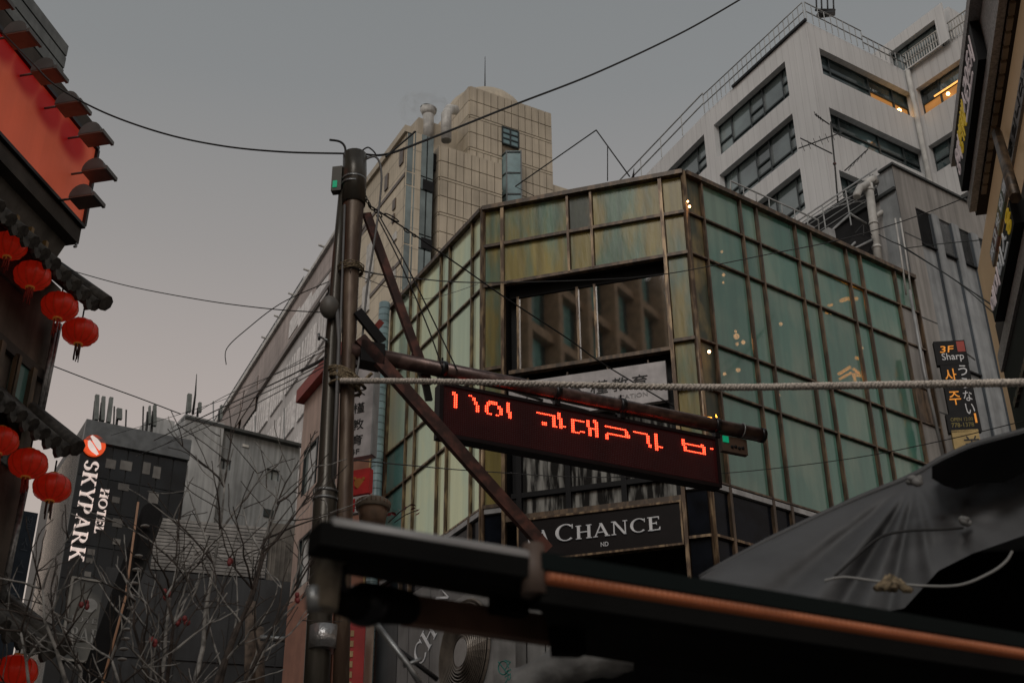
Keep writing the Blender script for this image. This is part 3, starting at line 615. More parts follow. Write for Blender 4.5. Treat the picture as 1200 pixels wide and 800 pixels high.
for px, py in ((375, 287), (357, 315), (339, 343), (322, 369), (307, 394)):
    p = FP.P(px+9, py+4, 0); MB().tube([p, p+FP.n*.55+Vector((0, 0, .1))], .07, 5).build('bracket_rod', pipew, lb)
rl = MB(); u0_, u1_ = -34, -6
rl.tube([FP.W(u0_, .1, zl+.9), FP.W(u1_, .1, zl+.9)], .05, 4)
for k in range(20): rl.tube([FP.W(u0_+(u1_-u0_)*k/19, .1, zl+.2), FP.W(u0_+(u1_-u0_)*k/19, .1, zl+.9)], .035, 4)
rl.build('roof_rail', stl, lb)

# ================================================================== white office tower, upper right
w0 = pd(944.5, 25, 34); ZW = w0.z
FWr = Face(w0, 57.3); uW = FWr.at(1063, 84.5)[0]; FWl = Face(w0, 150.0)
ul = FWl.at(827, 130.5)[0]
Fb = Face(FWl.W(ul, 0, 0), 153.3)
wt = thing('white_tower', (w0.x, w0.y, 0), 'white clad office tower with dark ribbon windows and roof railings, one room lit orange', 'building')
wi0 = FWr.W(uW, 0, 0); FWi = Face(wi0, 144.7)
def rect(F, pts, w=0):
    uv = [F.at(x, y, w) for x, y in pts]; tl, tr, br, bl = uv
    return ((tl[0]+bl[0])/2, (tr[0]+br[0])/2, (bl[1]+br[1])/2, (tl[1]+tr[1])/2)
def winset(F, R, cols, rws, glass, parent, d=.3, fr=.06, skiprow=None):
    u0, u1, z0, z1 = R
    wd = bpy.data.objects.new('window', None); COL.objects.link(wd); wd.parent = parent; wd.location = F.W(u0, 0, z0)-wloc(parent)
    cu = [u0+(u1-u0)*c for c in [0]+list(cols)+[1]]
    for i in range(len(cu)-1):
        rw = rws[i] if isinstance(rws[0], (list, tuple)) else rws
        cz = [z1-(z1-z0)*r for r in [0]+list(rw)+[1]]
        for j in range(len(cz)-1):
            gm = glass(i, j) if callable(glass) else glass
            piece('pane', F, cu[i]+fr/2, cu[i+1]-fr/2, cz[j+1]+fr/2, cz[j]-fr/2, -d+.01, -d+.03, gm, wd)
        for z in cz[1:-1]: piece('frame_rail', F, cu[i], cu[i+1], z-fr/2, z+fr/2, -d, -d+.08, Wfr, wd)
    for u in cu: piece('frame_post', F, u-fr/2, u+fr/2, z0, z1, -d, -d+.09, Wfr, wd)
    for z in (z0, z1): piece('frame_rail', F, u0, u1, z-fr/2, z+fr/2, -d, -d+.085, Wfr, wd)
    return wd
c7 = lambda x, y: (740+x/3.333, y/3.333)
w1 = rect(FWl, [c7(320, 490), c7(598, 240), c7(618, 375), c7(335, 615)]); w2 = rect(FWl, [c7(340, 685), c7(628, 445), c7(648, 585), c7(362, 830)])
fl_h = w1[3]-w2[3]
w3 = (w2[0], w2[1], w2[2]-fl_h, w2[3]-fl_h)
# the same storeys on every face
def storey(R, k): return (R[0], R[1], R[2]-fl_h*k, R[3]-fl_h*k)
wb = rect(Fb, [c7(60, 750), c7(280, 525), c7(297, 640), c7(80, 870)])
hL = [w1, w2, storey(w2, 1), storey(w2, 2), storey(w2, 3)]
zb = FWl.at(944, 25)[1]
mbx = MB(); walls(mbx, FWl, ul, 0, 0, ZW, hL, .32); mbx.build('left_wall', Wml, wt)
hB = [(-12+0, wb[1]-ul*0, wb[2], wb[3])]
wbs = [(wb[0]-4, wb[1], wb[2]-fl_h*k, wb[3]-fl_h*k) for k in range(4)]
mbx = MB(); walls(mbx, Fb, -14, 0, 0, ZW, wbs, .32); mbx.build('left_bend_wall', Wml, wt)
for k, R in enumerate(hL): winset(FWl, R, (.18, .44, .62, .88), [(.52,), (.72,), (.45, .72), (.72,), (.40, .72)], Wg, wt)
for R in wbs: winset(Fb, R, (.25, .5, .72, .9), [(.7,), (.45, .7), (.7,), (.7,), (.45, .7)], Wg, wt)
c8 = lambda x, y: (920+x/4, y/4)
r1 = rect(FWr, [c8(160, 225), c8(595, 440), c8(610, 555), c8(178, 345)]); r2 = rect(FWr, [c8(205, 500), c8(648, 712), c8(665, 820), c8(225, 625)])
gr = 1
dzr = r1[3]-r2[3]
hR = [r1, r2, storey(r2, dzr/fl_h), storey(r2, 2*dzr/fl_h), storey(r2, 3*dzr/fl_h)]
mbx = MB(); walls(mbx, FWr, 0, uW, 0, ZW, hR, .32); mbx.build('right_wall', Wm, wt)
for k, R in enumerate(hR):
    winset(FWr, R, (.14, .56, .83), [(.5,)]*4, (lambda i, j: warm if (i >= 2 and j == 1) else Wgd) if k == 0 else Wgd, wt)
i1 = rect(FWi, [c8(612, 415), c8(880, 240), c8(900, 370), c8(640, 548)]); i2 = rect(FWi, [c8(668, 688), c8(900, 540), c8(925, 690), c8(698, 800)])
dzi = i1[3]-i2[3]; hI = [i1, i2, (i2[0], i2[1], i2[2]-dzi, i2[3]-dzi), (i2[0], i2[1], i2[2]-2*dzi, i2[3]-2*dzi)]
ui = FWi.at(1148, 24)[0]+1.5
mbx = MB(); walls(mbx, FWi, 0, ui, 0, ZW, hI, .32); mbx.build('inner_wall', mat('white_cladding_inner', (.56, .555, .55), .6, var=.05, scale=.3, streak=.05, lines=(-35.3, .30, .03, .86)), wt)
for k, R in enumerate(hI): winset(FWi, R, (.32, .78), [(.5,)]*3, (lambda i, j: warm if j == 1 and i < 2 else Wg if i else Wgd) if k == 0 else Wgd, wt)
# lamps of the lit rooms
for F, px, py, r in ((FWr, 1053.5, 130, .085), (FWi, 1111, 110, .06)): MB().sphere(F.P(px, py, -.14), r, 10, 8, ).build('room_lamp', lamp, wt)
MB().tube([FWi.P(1095, 113, -.20), FWi.P(1125, 93.5, -.20)], .03, 6).build('cove_light', mat('cove_orange', (1, .5, .15), .5, emit=(1, .42, .10), es=1.6), wt)
# back volume
MB().prism([FWl.W(-.02, -.34, 0), FWr.W(.3, -.34, 0), FWi.W(-.34, -.34, 0), FWi.W(ui, -.34, 0), FWi.W(ui, -14, 0), Fb.W(-14, -10, 0), Fb.W(-14, -.34, 0), Fb.W(0, -.34, 0)], 0, ZW-.02).build('inner_core', Wfr, wt)
MB().prism([FWl.W(-.02, -.1, 0), FWr.W(uW, -.1, 0), FWi.W(ui, -.1, 0), FWi.W(ui, -14, 0), Fb.W(-14, -10, 0), Fb.W(-14, -.1, 0), Fb.W(0, -.1, 0)], ZW-.06, ZW-.01).build('roof', Pm, wt)
# vertical pipe in the inner corner
MB().tube([FWr.W(uW-.12, .12, 0), FWr.W(uW-.12, .12, ZW-.1)], .09, 6).build('downpipe', pipew, wt)
# penthouse
pq = pd(1103.7, 2.5, 36.5); FH = Face(pq, 55.6); FHl = Face(pq, 146); 
hw = rect(FHl, [(1040, 62), (1095, 25), (1100, 46), (1046, 84)])
mbx = MB(); uh = FHl.at(1020, 62)[0]; walls(mbx, FHl, uh, 0, ZW-.05, pq.z, [(hw[0], hw[1], ZW, hw[3])], .3); mbx.build('penthouse_wall', Wml, wt)
winset(FHl, (hw[0], hw[1], ZW, hw[3]), (.3, .88), [()]*3, Wg, wt, .28)
MB().box(FH, 0.34, 6, ZW-.05, pq.z-.01, -5, -.02).build('penthouse_block', Wm, wt)
MB().box(FH, 1.0, 2.6, ZW+.8, pq.z-1.5, -.02, .5).build('penthouse_unit', hotj, wt)
# railings
def railing(F, u0, u1, z, h, n, par, m=stl, w=.05, rails=2, r=.03, name='railing', bend=0):
    b = MB()
    for k in range(rails): b.tube([F.W(u0, w, z+h*(k+1)/rails), F.W(u1, w, z+h*(k+1)/rails)], r, 5)
    for k in range(n+1): b.tube([F.W(u0+(u1-u0)*k/n, w, z), F.W(u0+(u1-u0)*k/n, w, z+h)], r*.8, 4)
    return b.build(name, m, par)
railing(FWl, ul, 0, ZW, .8, 22, wt, rails=2, r=.022); railing(Fb, -13, 0, ZW, .9, 9, wt, r=.03); railing(FWr, 0, 2.6, ZW, .8, 9, wt, r=.022); railing(FWr, 2.6, uW, ZW, .6, 8, wt, r=.025)
railing(FWi, 0, ui, ZW, .75, 44, wt, pipew, .05, 2, .028)
bl = MB()
for k in range(46): bl.box(FWl, ul*.72*k/46-.02, ul*.72*k/46+.05, ZW-.02, ZW+.07, .0, .08)
bl.build('edge_teeth', blkm, wt)
an = thing('rooftop_aerials', FWr.W(.9, -.6, ZW), 'cluster of upright aerial rods on a frame at the white tower corner', 'antenna')
b = MB()
FN = Face(FWr.W(0, -.5, 0), 57.3)
for x in (957, 963, 970, 977): b.tube([FN.P(x, 12), FN.P(x-.5, -1-random.random()*3)], .03, 5)
b.tube([FN.P(956, 12), FN.P(978, 12)], .05, 5); b.tube([FN.P(960, 18), FN.P(976, 16)], .12, 5); b.build('aerial_rods', cab, an)
# television aerial in front of the tower
ta = thing('television_aerial', FR.W(5, -2, ZR), 'tangled television aerial on a thin mast in front of the white tower corner', 'antenna')
FA = Face(FR.W(0, -2.5, 0), 54.4)
MB().tube([FA.P(983, 250), FA.P(978, 190), FA.P(974, 150), FA.P(973.5, 143)], .022, 6).build('mast', cab, ta)
b = MB(); b.tube([FA.P(955, 134), FA.P(972, 146)], .018, 5); b.tube([FA.P(938, 162), FA.P(975, 180)], .018, 5); b.tube([FA.P(936, 174), FA.P(987, 155)], .018, 5); b.tube([FA.P(990, 200), FA.P(1017, 175)], .018, 5)
for k in range(7):
    x = 941+k*7; y = 172.3-k*2.6; b.tube([FA.P(x-2, y-5), FA.P(x+2, y+5)], .008, 4)
for k in range(4): b.tube([FA.P(954+k*2.5, 131+k*2), FA.P(957+k*2.5, 137+k*2)], .01, 4)
for k in range(5): b.tube([FA.P(994+k*5, 200-k*5), FA.P(998+k*5, 194-k*5.5)], .01, 4)
b.build('boom', cab, ta); MB().sphere(FA.P(978, 192), .05, 8, 6).build('insulator', rust, ta)

# ================================================================== grey finned building on the right
uP = FR.at(1045, 194)[0]; zP = FR.at(1045, 194)[1]
gp = thing('finned_building', FR.W(uP, 0, 0), 'grey concrete building with tall vertical fins between dark slots beside the green glass', 'building')
FPp = Face(FR.W(uP, 0, 0), 55.4)
slots = []
c9 = lambda x, y: (1000+x/3.333, 200+y/3.333)
for (xa, ya, xb, yb) in ((240, 135, 300, 178), (322, 172, 378, 212), (400, 212, 455, 252), (478, 252, 535, 290)):
    a = FPp.at(*c9(xa, ya)); b_ = FPp.at(*c9(xb, yb)); slots.append((a[0], b_[0], 4, (a[1]+b_[1])/2))
d = slots[3][0]-slots[2][0]
slots += [(slots[3][0]+d, slots[3][1]+d, 4, slots[3][3]), (slots[3][0]+2*d, slots[3][1]+2*d, 4, slots[3][3])]
uPe = slots[-1][1]+.6
MB().box(FPp, .02, uPe, 0, zP-.02, -9, -.85).build('slot_back', blk, gp)
mb = MB(); walls(mb, FPp, 0, slots[0][0], 0, zP, [], .5); 
walls(mb, FPp, slots[0][0], uPe, slots[0][3]+0, zP, [], .5); mb.build('front_wall', Pm, gp)
for i, s_ in enumerate(slots[:-1]):
    e = slots[i+1][0]
    MB().box(FPp, s_[1], e, 0, slots[0][3]-.002, -.86, .06).build('fin', Pf, gp)
for i, s_ in enumerate(slots):
    for zz in (20-1.2, 15.6, 12.6): piece('slot_joint', FPp, s_[0], s_[1], zz-.02, zz+.02, -.8, .035, blk, gp)
    piece('slot_top_shade', FPp, s_[0]+.01, s_[1]-.03, slots[0][3]-1.0-(i % 2)*.12, slots[0][3], -.84, -.03, blk, gp)  # black block added in the slot top, standing in for its shade
    piece('fin_side_dark', FPp, s_[1]-.025, s_[1]+.002, 4, slots[0][3]-.01, -.84, .03, Pd, gp)  # added thin plate, makes the fin's side darker than its front
for z in (18.9, 16.6, 14.2): piece('wall_joint', FPp, .03, slots[0][0]-.0, z-.015, z+.015, -.01, .006, hotj, gp)
piece('coping', FPp, -.05, uPe, zP, zP+.06, -.4, .06, hotj, gp)
FQl = Face(FR.W(uP, 0, 0), 145.4)
MB().box(FQl, -.55, -.03, 0, zP-.005, -6, -.02).build('side_pier', Pf, gp)
MB().box(FQl, -6.5, -.56, 0, zP-.7, -6, -.06).build('side_wall', Pl, gp)
piece('side_coping', FQl, -6.5, -.02, zP-.7, zP-.62, -.3, .05, hotj, gp)
sr = MB(); a_ = FQl
for k in range(4): sr.tube([FQl.W(-6.4, .1, zP-.6+.16*k*1), FQl.W(-.5, .1, zP-.6+.2*k)], .012, 4)
for k in range(8): sr.tube([FQl.W(-.6-k*.8, .1, zP-1), FQl.W(-.6-k*.8, .1, zP+.05)], .02, 4)
sr.build('wire_rail', stl, gp)
# white drain pipe with elbows standing on the glass building's roof
dp = thing('vent_pipe', FR.W(5.6, -1.2, ZR), 'white vent pipe with two elbow outlets rising behind the green glass', 'pipe')
FD = Face(FR.W(0, -.55, 0), 54.4)
MB().tube([FD.P(1031, 318), FD.P(1023, 255), FD.P(1018, 216)], .10, 12).build('riser', pipew, dp)
MB().tube([FD.P(1018, 222), FD.P(1017, 213), FD.P(1024, 209), FD.P(1027, 216)], .095, 12).build('elbow', pipew, dp)
MB().tube([FD.P(1017, 216), FD.P(1008, 220), FD.P(1004, 228), FD.P(1004, 231)], .09, 12).build('elbow', pipew, dp)
MB().tube([FD.P(1026, 254), FD.P(1038, 246), FD.P(1047, 247), FD.P(1049, 256)], .065, 10).build('side_branch', pipew, dp)
for y in (223, 262, 290): 
    c = FD.P(1018+(y-216)*.125, y); MB().tube([c-Vector((0, 0, .03)), c+Vector((0, 0, .03))], .115, 12).build('collar', pipew, dp)
tw = MB()
for dx in (0, 6): tw.tube([FR.P(1049+dx, 256, .08), FR.P(1056+dx, 300, .08), FR.P(1062+dx, 345, .08)], .022, 6)
o = tw.build('conduit_pipes', pipew); tag(o, 'pair of thin white conduit pipes down the grey pier', 'pipe')
MB().tube([FR.P(1066, 340, .08), FR.P(1082, 430, .08), FR.P(1108, 545, .08)], .035, 8).build('rain_pipe', stl, gp)
# dark plant shelf and struts
ps = thing('plant_shelf', FD.W(4.6, 0, ZR), 'black metal shelf with slanting struts under the stained white wall', 'shelf')
MB().quad(FD.P(985, 295), FD.P(1004, 272), FD.P(1026, 281), FD.P(1010, 306)).quad(FD.P(985, 296, -.4), FD.P(1010, 308, -.4), FD.P(1026, 283, -.4), FD.P(1004, 274, -.4)).build('shelf_plate', blk, ps)
for p, q in (((993, 293), (1002, 284)), ((998, 293), (1022, 281)), ((965, 279), (997, 250)), ((997, 251), (1015, 262))): MB().tube([FD.P(*p, .05), FD.P(*q, .05)], .028, 6).build('strut', stl, ps)
for p, q in (((1012, 262), (1002, 273)), ((1012, 262), (1012, 276)), ((1012, 262), (1022, 276))): MB().tube([FD.P(*p, .03), FD.P(*q, .03)], .012, 4).build('cord', cab, ps)
# railing on the glass building's roof edge
gr_ = thing('roof_railing', FR.W(2, -.2, ZR), 'pale metal railing along the roof edge above the green glass', 'railing')
b = MB(); FX = Face(FR.W(0, -.15, 0), 54.4)
b.tube([FX.P(856, 229), FX.P(856, 212), FX.P(959, 258), FX.P(960, 277)], .02, 6)
for k in range(1, 7): x = 856+k*15; b.tube([FX.P(x, 212+(x-856)*.447), FX.P(x+1, 226+(x-856)*.47)], .014, 5)
b.build('rails', stl, gr_)
b = MB(); b.tube([FX.P(930, 262, -.5), FX.P(1027, 198, -.5)], .02, 6)
for k in range(5): b.tube([FX.P(930+k*20, 268-k*12, -.5), FX.P(1025, 214+k*9, -.5)], .009, 4)
b.build('stay_wires', stl, gr_)
for x, y in ((951, 264), (975, 268)): MB().box(FX, FX.at(x, y)[0], FX.at(x, y)[0]+.22, FX.at(x, y)[1]-.3, FX.at(x, y)[1]+.1, -.3, -.1).build('junction_box', stl, gr_)

# fortune teller blade sign
def bladesign():
    Fz = Face(FPp.P(1090, 450, .35), 96)
    a = Fz.at(1094, 403); b = Fz.at(1132, 391); c = Fz.at(1103, 437); r = thing('fortune_sign', Fz.W(b[0], 0, Fz.at(1115, 500)[1]), 'black vertical sign reading 3F Sharp with orange and white characters beside the grey fins', 'sign')
    R = lambda x0, y0, x1, y1: (Fz.at(x0, (y0+y1)/2)[0], Fz.at(x1, (y0+y1)/2)[0], Fz.at((x0+x1)/2, y1)[1], Fz.at((x0+x1)/2, y0)[1])
    u0, u1, z0, z1 = R(1096, 399, 1133, 427); MB().box(Fz, u0, u1, z0, z1, -.12, 0).build('top_board', blk, r)
    v0, v1, y0, y1 = R(1107, 424, 1141, 487); MB().box(Fz, v0, v1, y0, z0+.005, -.11, -.005).build('main_board', blk, r)
    t0, t1, s0_, s1_ = R(1110, 484, 1149, 506); MB().box(Fz, t0, t1, s0_, s1_, -.12, 0).build('lower_board', blk, r)
    sh = (z1-z0)
    fit(MB(), text_mesh('3F'), Fz, u0+.10, u0+.38, z0+.30, z0+.46, 0, .01, shear=.03).build('figures', orl, r)
    fit(MB(), text_mesh('Sharp'), Fz, u0+.12, u1-.08, z0+.06, z0+.28, 0, .01).build('word_sharp', lettg, r)
    MB().box(Fz, u0+.48, u1-.02, z0+.30, z1-.03, 0, .006).build('red_patch', redt, r)
    for ch, k in (('사', 0), ('주', 1)): fit(MB(), text_mesh(ch), Fz, v0+.06, v0+.30, z0-.42-k*.55, z0-.10-k*.55, -.005, .01).build('orange_character', orl, r)
    H = (z0-y0)/4
    for k, ch in enumerate('うらない'): fit(MB(), text_mesh(ch), Fz, v0+.36, v1-.06, z0-H*(k+1)+.03, z0-H*k-.03, -.005, .01).build('white_character', lettg, r)
    fit(MB(), text_mesh('OPEN 12:00'), Fz, t0+.08, t1-.14, s0_+.26, s0_+.34, 0, .006).build('small_print', mat('dim_yellow', (.25, .2, .04), .5), r)
    fit(MB(), text_mesh('778-1378'), Fz, t0+.08, t1-.14, s0_+.12, s0_+.22, 0, .006).build('small_print', mat('dim_yellow', (.25, .2, .04), .5), r)
    MB().box(Fz, t1-.1, t1-.06, s0_+.2, s0_+.42, 0, .008).build('orange_bar', orl, r)
    MB().tube([Fz.W(u1, -.06, (z0+z1)/2), Fz.W(u1+.25, -.4, (z0+z1)/2)], .02, 6).build('bracket', galv, r)
    a0, a1, b0, b1 = R(1118, 503, 1150, 540)
    y = thing('yellow_sign', Fz.W(a0, 0, b0), 'small yellow sign with one black character under the black fortune sign', 'sign')
    MB().box(Fz, a0, a1, b0, b1, -.1, 0).build('board', yelb, y); fit(MB(), text_mesh('羊'), Fz, a0+.2, a0+.55, b1-.55, b1-.15, 0, .008).build('character', ink, y)
    for du in (.05, .55): MB().tube([Fz.W(a0+du, -.05, b1), Fz.W(a0+du, -.05, b1+.1)], .012, 5).build('hanger', galv, y)
bladesign()

# ================================================================== right shop building, along the street
Qd = 16; q = pd(1134, 120, Qd); FQ = Face(q, 192.4)
qb = thing('right_shop_building', FQ.W(0, 0, 0), 'close dark shop building at the right edge with stone fascias and warm lit window strip', 'building')
def qz(px, py, w=0): return FQ.at(px, py, w)[1]
lat = (Vector((q.x, q.y, 0))-Vector((0, 0, 0))).dot(-FQ.n)
zt1, zb1, zm1 = qz(1134, 120), qz(1154, 120), qz(1149, 120)
uE = FQ.at(1128, 212)[0]   # far end (u decreases away? u points toward the viewer)
uEnd = uE
U2 = uE+14
inl = lat*(zb1-1.6)/(qz(1177, 120)-1.6); sW = -(inl-lat)
MB().box(FQ, uE, U2, zb1, zm1, -.10, 0).build('fascia_lower_band', stonel, qb)
MB().box(FQ, uE, U2, zt1+.03, zt1+.2, -.9, .12).build('fascia_coping', stonel, qb)
MB().box(FQ, uE+.05, U2, zm1, zt1, -.9, -.03).build('fascia_upper_band', stonel, qb)
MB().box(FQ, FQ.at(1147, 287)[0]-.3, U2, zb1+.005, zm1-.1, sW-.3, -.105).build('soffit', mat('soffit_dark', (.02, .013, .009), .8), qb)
for k in range(60):
    u = FQ.at(1147, 270)[0]+.1+k*.27
    piece('soffit_brick', FQ, u, u+.21, zb1-.05, zb1+.004, sW*.75, sW*.48, brick, qb)
for k in range(12):
    u = uE+k*.5+4.3
    piece('fascia_brick', FQ, u, u+.42, zt1-.32, zt1-.08, -.03, .03, brick, qb)
MB().box(FQ, FQ.at(1142, 300, sW)[0], U2, 6.5, zb1-.01, -6, sW).build('inner_wall', shopw, qb)
# upper storeys and roof continue above fascia

# poster strip on inner wall
pw = sW+.03; pzt, pzb = FQ.at(1192, 120, pw)[1], FQ.at(1200, 120, pw)[1]
up = FQ.at(1163, 303, pw)[0]
ps_ = thing('poster_strip', FQ.W(up, pw, pzb), 'narrow strip of coloured lettered posters along the warm shop window', 'sign')
for k in range(22): 
    piece('poster', FQ, up+k*.42, up+k*.42+.40, pzb, pzt, pw-.02, pw+.02, [post, mat('poster_red', (.26, .14, .13), .5), mat('poster_yellow', (.3, .26, .12), .5), mat('poster_green', (.16, .24, .18), .5)][(k % 4) if k < 6 else 0], ps_)
for k in range(20):
    fit(MB(), text_mesh('최고맛집영업중입니다환영'[k % 12]), FQ, up+k*.42+.05, up+k*.42+.35, pzb+.05, pzt-.05, pw+.02, .01).build('lettering', ink if k > 5 else lettg, ps_)
MB().tube([FQ.P(1168, 155, sW+.1), FQ.P(1190, 232, sW+.5)], .07, 6).build('stay_bar', brz, qb)
# fascia sign 1
r = thing('upper_fascia_sign', FQ.W(uE, .1, zm1), 'upper slanting black sign with white, yellow and pink letters at the right edge', 'sign')
za, zc = zm1+.02, zm1+(zt1-zm1)*.62
ua, ub = FQ.at(1130, 212)[0]+.15, FQ.at(1149, 40)[0]
MB().box(FQ, ua, ub, za-.02, zt1+.02, -.02, .10).build('board', blk, r)
txt = [('ㅅ', pinkl), ('스', pinkl), ('소', pinkl), ('오', pinkl), ('ㄹ', pinkl), ('트', yell), ('봉', yell), ('피', yell), ('용', pinkl), ('실', pinkl)]
txt = [('용', pinkl), ('미', pinkl), ('봉', yell), ('튀', yell), ('해', yell), ('스', pinkl), ('로', pinkl), ('오', pinkl), ('트', pinkl), ('시', pinkl)][::-1]
nn = len(txt); L_ = (ub-ua-.3)/nn
for k, (c_, m_) in enumerate(txt[::-1]): fit(MB(), text_mesh(c_), FQ, ua+.15+k*L_, ua+.15+(k+.92)*L_, za+.12, zt1-.06, .101, .015).build('letter', m_, r)
# fascia 2
zt2, zm2, zb2 = qz(1172, 330), qz(1189, 320), qz(1198, 320)
u2 = FQ.at(1171, 428)[0]
MB().box(FQ, u2, U2, zb2, zm2, -1.2, 0).build('lower_fascia', stonel, qb)
MB().box(FQ, u2+.05, U2, zm2, zt2, -1.2, -.05).build('lower_fascia_back', wallLd, qb)
MB().box(FQ, u2-.0, U2, zb2-1.6, zb2-.006, -2.2, -.04).build('lower_soffit', blk, qb)
for k in range(50): piece('soffit_brick', FQ, u2+.3+k*.22, u2+.3+k*.22+.14, zb2-.05, zb2-.005, -.9, -.82, brick, qb) if False else None
for k in range(40): piece('trim_brick', FQ, u2+.4+k*.24, u2+.4+k*.24+.17, zb2-.75, zb2-.66, -.04, -.0, brz, qb)
r = thing('lower_fascia_sign', FQ.W(u2, .1, zm2), 'lower slanting black sign with big yellow and white letters at the right edge', 'sign')
ul_ = [(1180, 350, 'ㅔ', pinkl), (1181, 320, '비', pinkl), (1184, 300, '스', lettg), (1187, 278, '오', lettg), (1191, 250, '호', yell)]
b0 = FQ.at(1177, 378)[0]; b1 = FQ.at(1194, 232)[0]
MB().box(FQ, b0, b1, zm2+.02, zt2-.1, -.04, .12).build('board', blk, r)
L_ = (b1-b0)/5
for k, (c_, m_) in enumerate((('에', pinkl), ('미', pinkl), ('비', lettg), ('스', lettg), ('웅', yell))): fit(MB(), text_mesh(c_), FQ, b0+k*L_+.05, b0+(k+.9)*L_, zm2+.08, zt2-.12, .121, .015).build('letter', m_, r)

# ================================================================== left building with billboard, eaves
EK = 17
e0 = pd(132, 363, EK); FE = Face(e0, 12.4)    # outer eave edge plane; u points away from the camera
k_ = EK/11
lbd = thing('eaved_building', FE.W(0, -.9, 0), 'dark street building on the left with tiled eaves, grey fascia and a window', 'building')
wW = -.85
uWl = FE.at(64, 380, wW)[0]
zBb, zBt = FE.at(95, 263, -.2)[1], FE.at(112, 176, -.2)[1]; uB = FE.at(98, 250, -.2)[0]
UN = -16
MB().box(FE, UN, uWl, 0, FE.at(80, 300, -.3)[1], wW-6, wW).build('wall', wallL, lbd)
zf = zBb-.02; 
# fascia under the billboard: overhanging grey soffit
MB().add([FE.W(UN, -.25, zf), FE.W(uB, -.25, zf), FE.W(uB, wW+.05, zf-1.1), FE.W(UN, wW+.05, zf-1.1), FE.W(UN, -6, zf), FE.W(uB, -6, zf), FE.W(uB, -6, zf-1.1), FE.W(UN, -6, zf-1.1)],
         [(0, 1, 2, 3), (4, 7, 6, 5), (0, 4, 5, 1), (3, 2, 6, 7), (1, 5, 6, 2), (0, 3, 7, 4)]).build('sloping_fascia', mat('fascia_grey', (.16, .15, .135), .8, var=.2, scale=2, streak=.3), lbd)
MB().box(FE, UN, uB+.03, zf-.28, zf+.0, -.45, -.21).build('fascia_edge', wallLd, lbd)
MB().box(FE, UN, uB, zf, zBt+.5, -6, -.30).build('parapet', wallLd, lbd)
# billboard
bb_ = thing('billboard', FE.W(uB, -.2, zBb), 'large salmon red billboard with deep red blots along the top of the left building', 'billboard')
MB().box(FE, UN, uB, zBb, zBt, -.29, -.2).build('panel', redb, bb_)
for a_, b_, c_, d_ in ((UN, uB+.03, zBb-.05, zBb), (UN, uB+.03, zBt, zBt+.06), (uB, uB+.05, zBb, zBt)): piece('edge_strip', FE, a_, b_, c_, d_, -.30, -.15, blkm, bb_)
# corrugated structure behind
cu, cz = FE.at(76, 55, -2.4)
cg = thing('corrugated_screen', FE.W(cu, -2.4, 0), 'grey corrugated metal rooftop screen behind the billboard lamps', 'screen')
MB().box(FE, UN-4, cu, 6, cz, -5, -2.42).build('screen_back', blk, cg)
for k in range(26):
    z = cz-.1-k*.27; piece('slat', FE, UN-4, cu+.02, z-.115, z+.115, -2.42, -2.34, corr, cg)
MB().tube([FE.W(cu, -2.4, 6), FE.W(cu, -2.4, cz)], .05, 4).build('corner_trim', corr, cg)
# lamps on arms in front of the billboard
def hoodlamp(px, py, lab):
    # px,py: lower right tip in the photograph; the lamp hangs off the top edge of the billboard
    w = .75
    w = .42; u, z = FE.at(px, py, w); r = thing('billboard_lamp', FE.W(u, w, z), lab, 'floodlight', 'floodlights along the billboard')
    n = 9; R_ = .17; prof = [(cos(pi*i/n), sin(pi*i/n)) for i in range(n+1)]
    vs = []
    for du in (-.145, .145): vs += [FE.W(u-.15+du, w-.2+R_*c, z+R_*1.1*s) for c, s in prof]
    m1 = n+1
    MB().add(vs, [(i, i+1, m1+i+1, m1+i) for i in range(n)]+[tuple(range(n, -1, -1)), tuple(range(m1, 2*m1))]).build('hood', hood, r)
    MB().box(FE, u-.15-.14, u-.15+.14, z-.02, z+.01, w-.2-.165, w-.2+.165).build('glass', hoodg, r)
    MB().box(FE, u-.15-.155, u-.15+.155, z-.04, z+.02, w-.02, w+.02).build('rim', hood, r)
    MB().tube([FE.W(u-.15, w-.38, z+.08), FE.W(u-.15, -.19, z+.08)], .018, 6).build('arm', hood, r)
    # shade on the board below is painted into its colour
    return u
for i, (px, py, lab) in enumerate(((16, 9, 'billboard lamp cut by the top left corner of the photo'), (48, 53, 'second billboard lamp from the top, in front of the corrugated screen'), (79, 95, 'third billboard lamp from the top, at the corrugated screen corner'), (106, 133, 'billboard lamp just above the thin cable, fourth from the top'), (132, 168, 'fifth billboard lamp from the top, beside the upper billboard corner'), (136, 210, 'sixth billboard lamp, half hidden by the billboard edge'), (122, 241, 'lowest billboard lamp, small and partly behind the red edge'))):
    hoodlamp(px, py, lab)
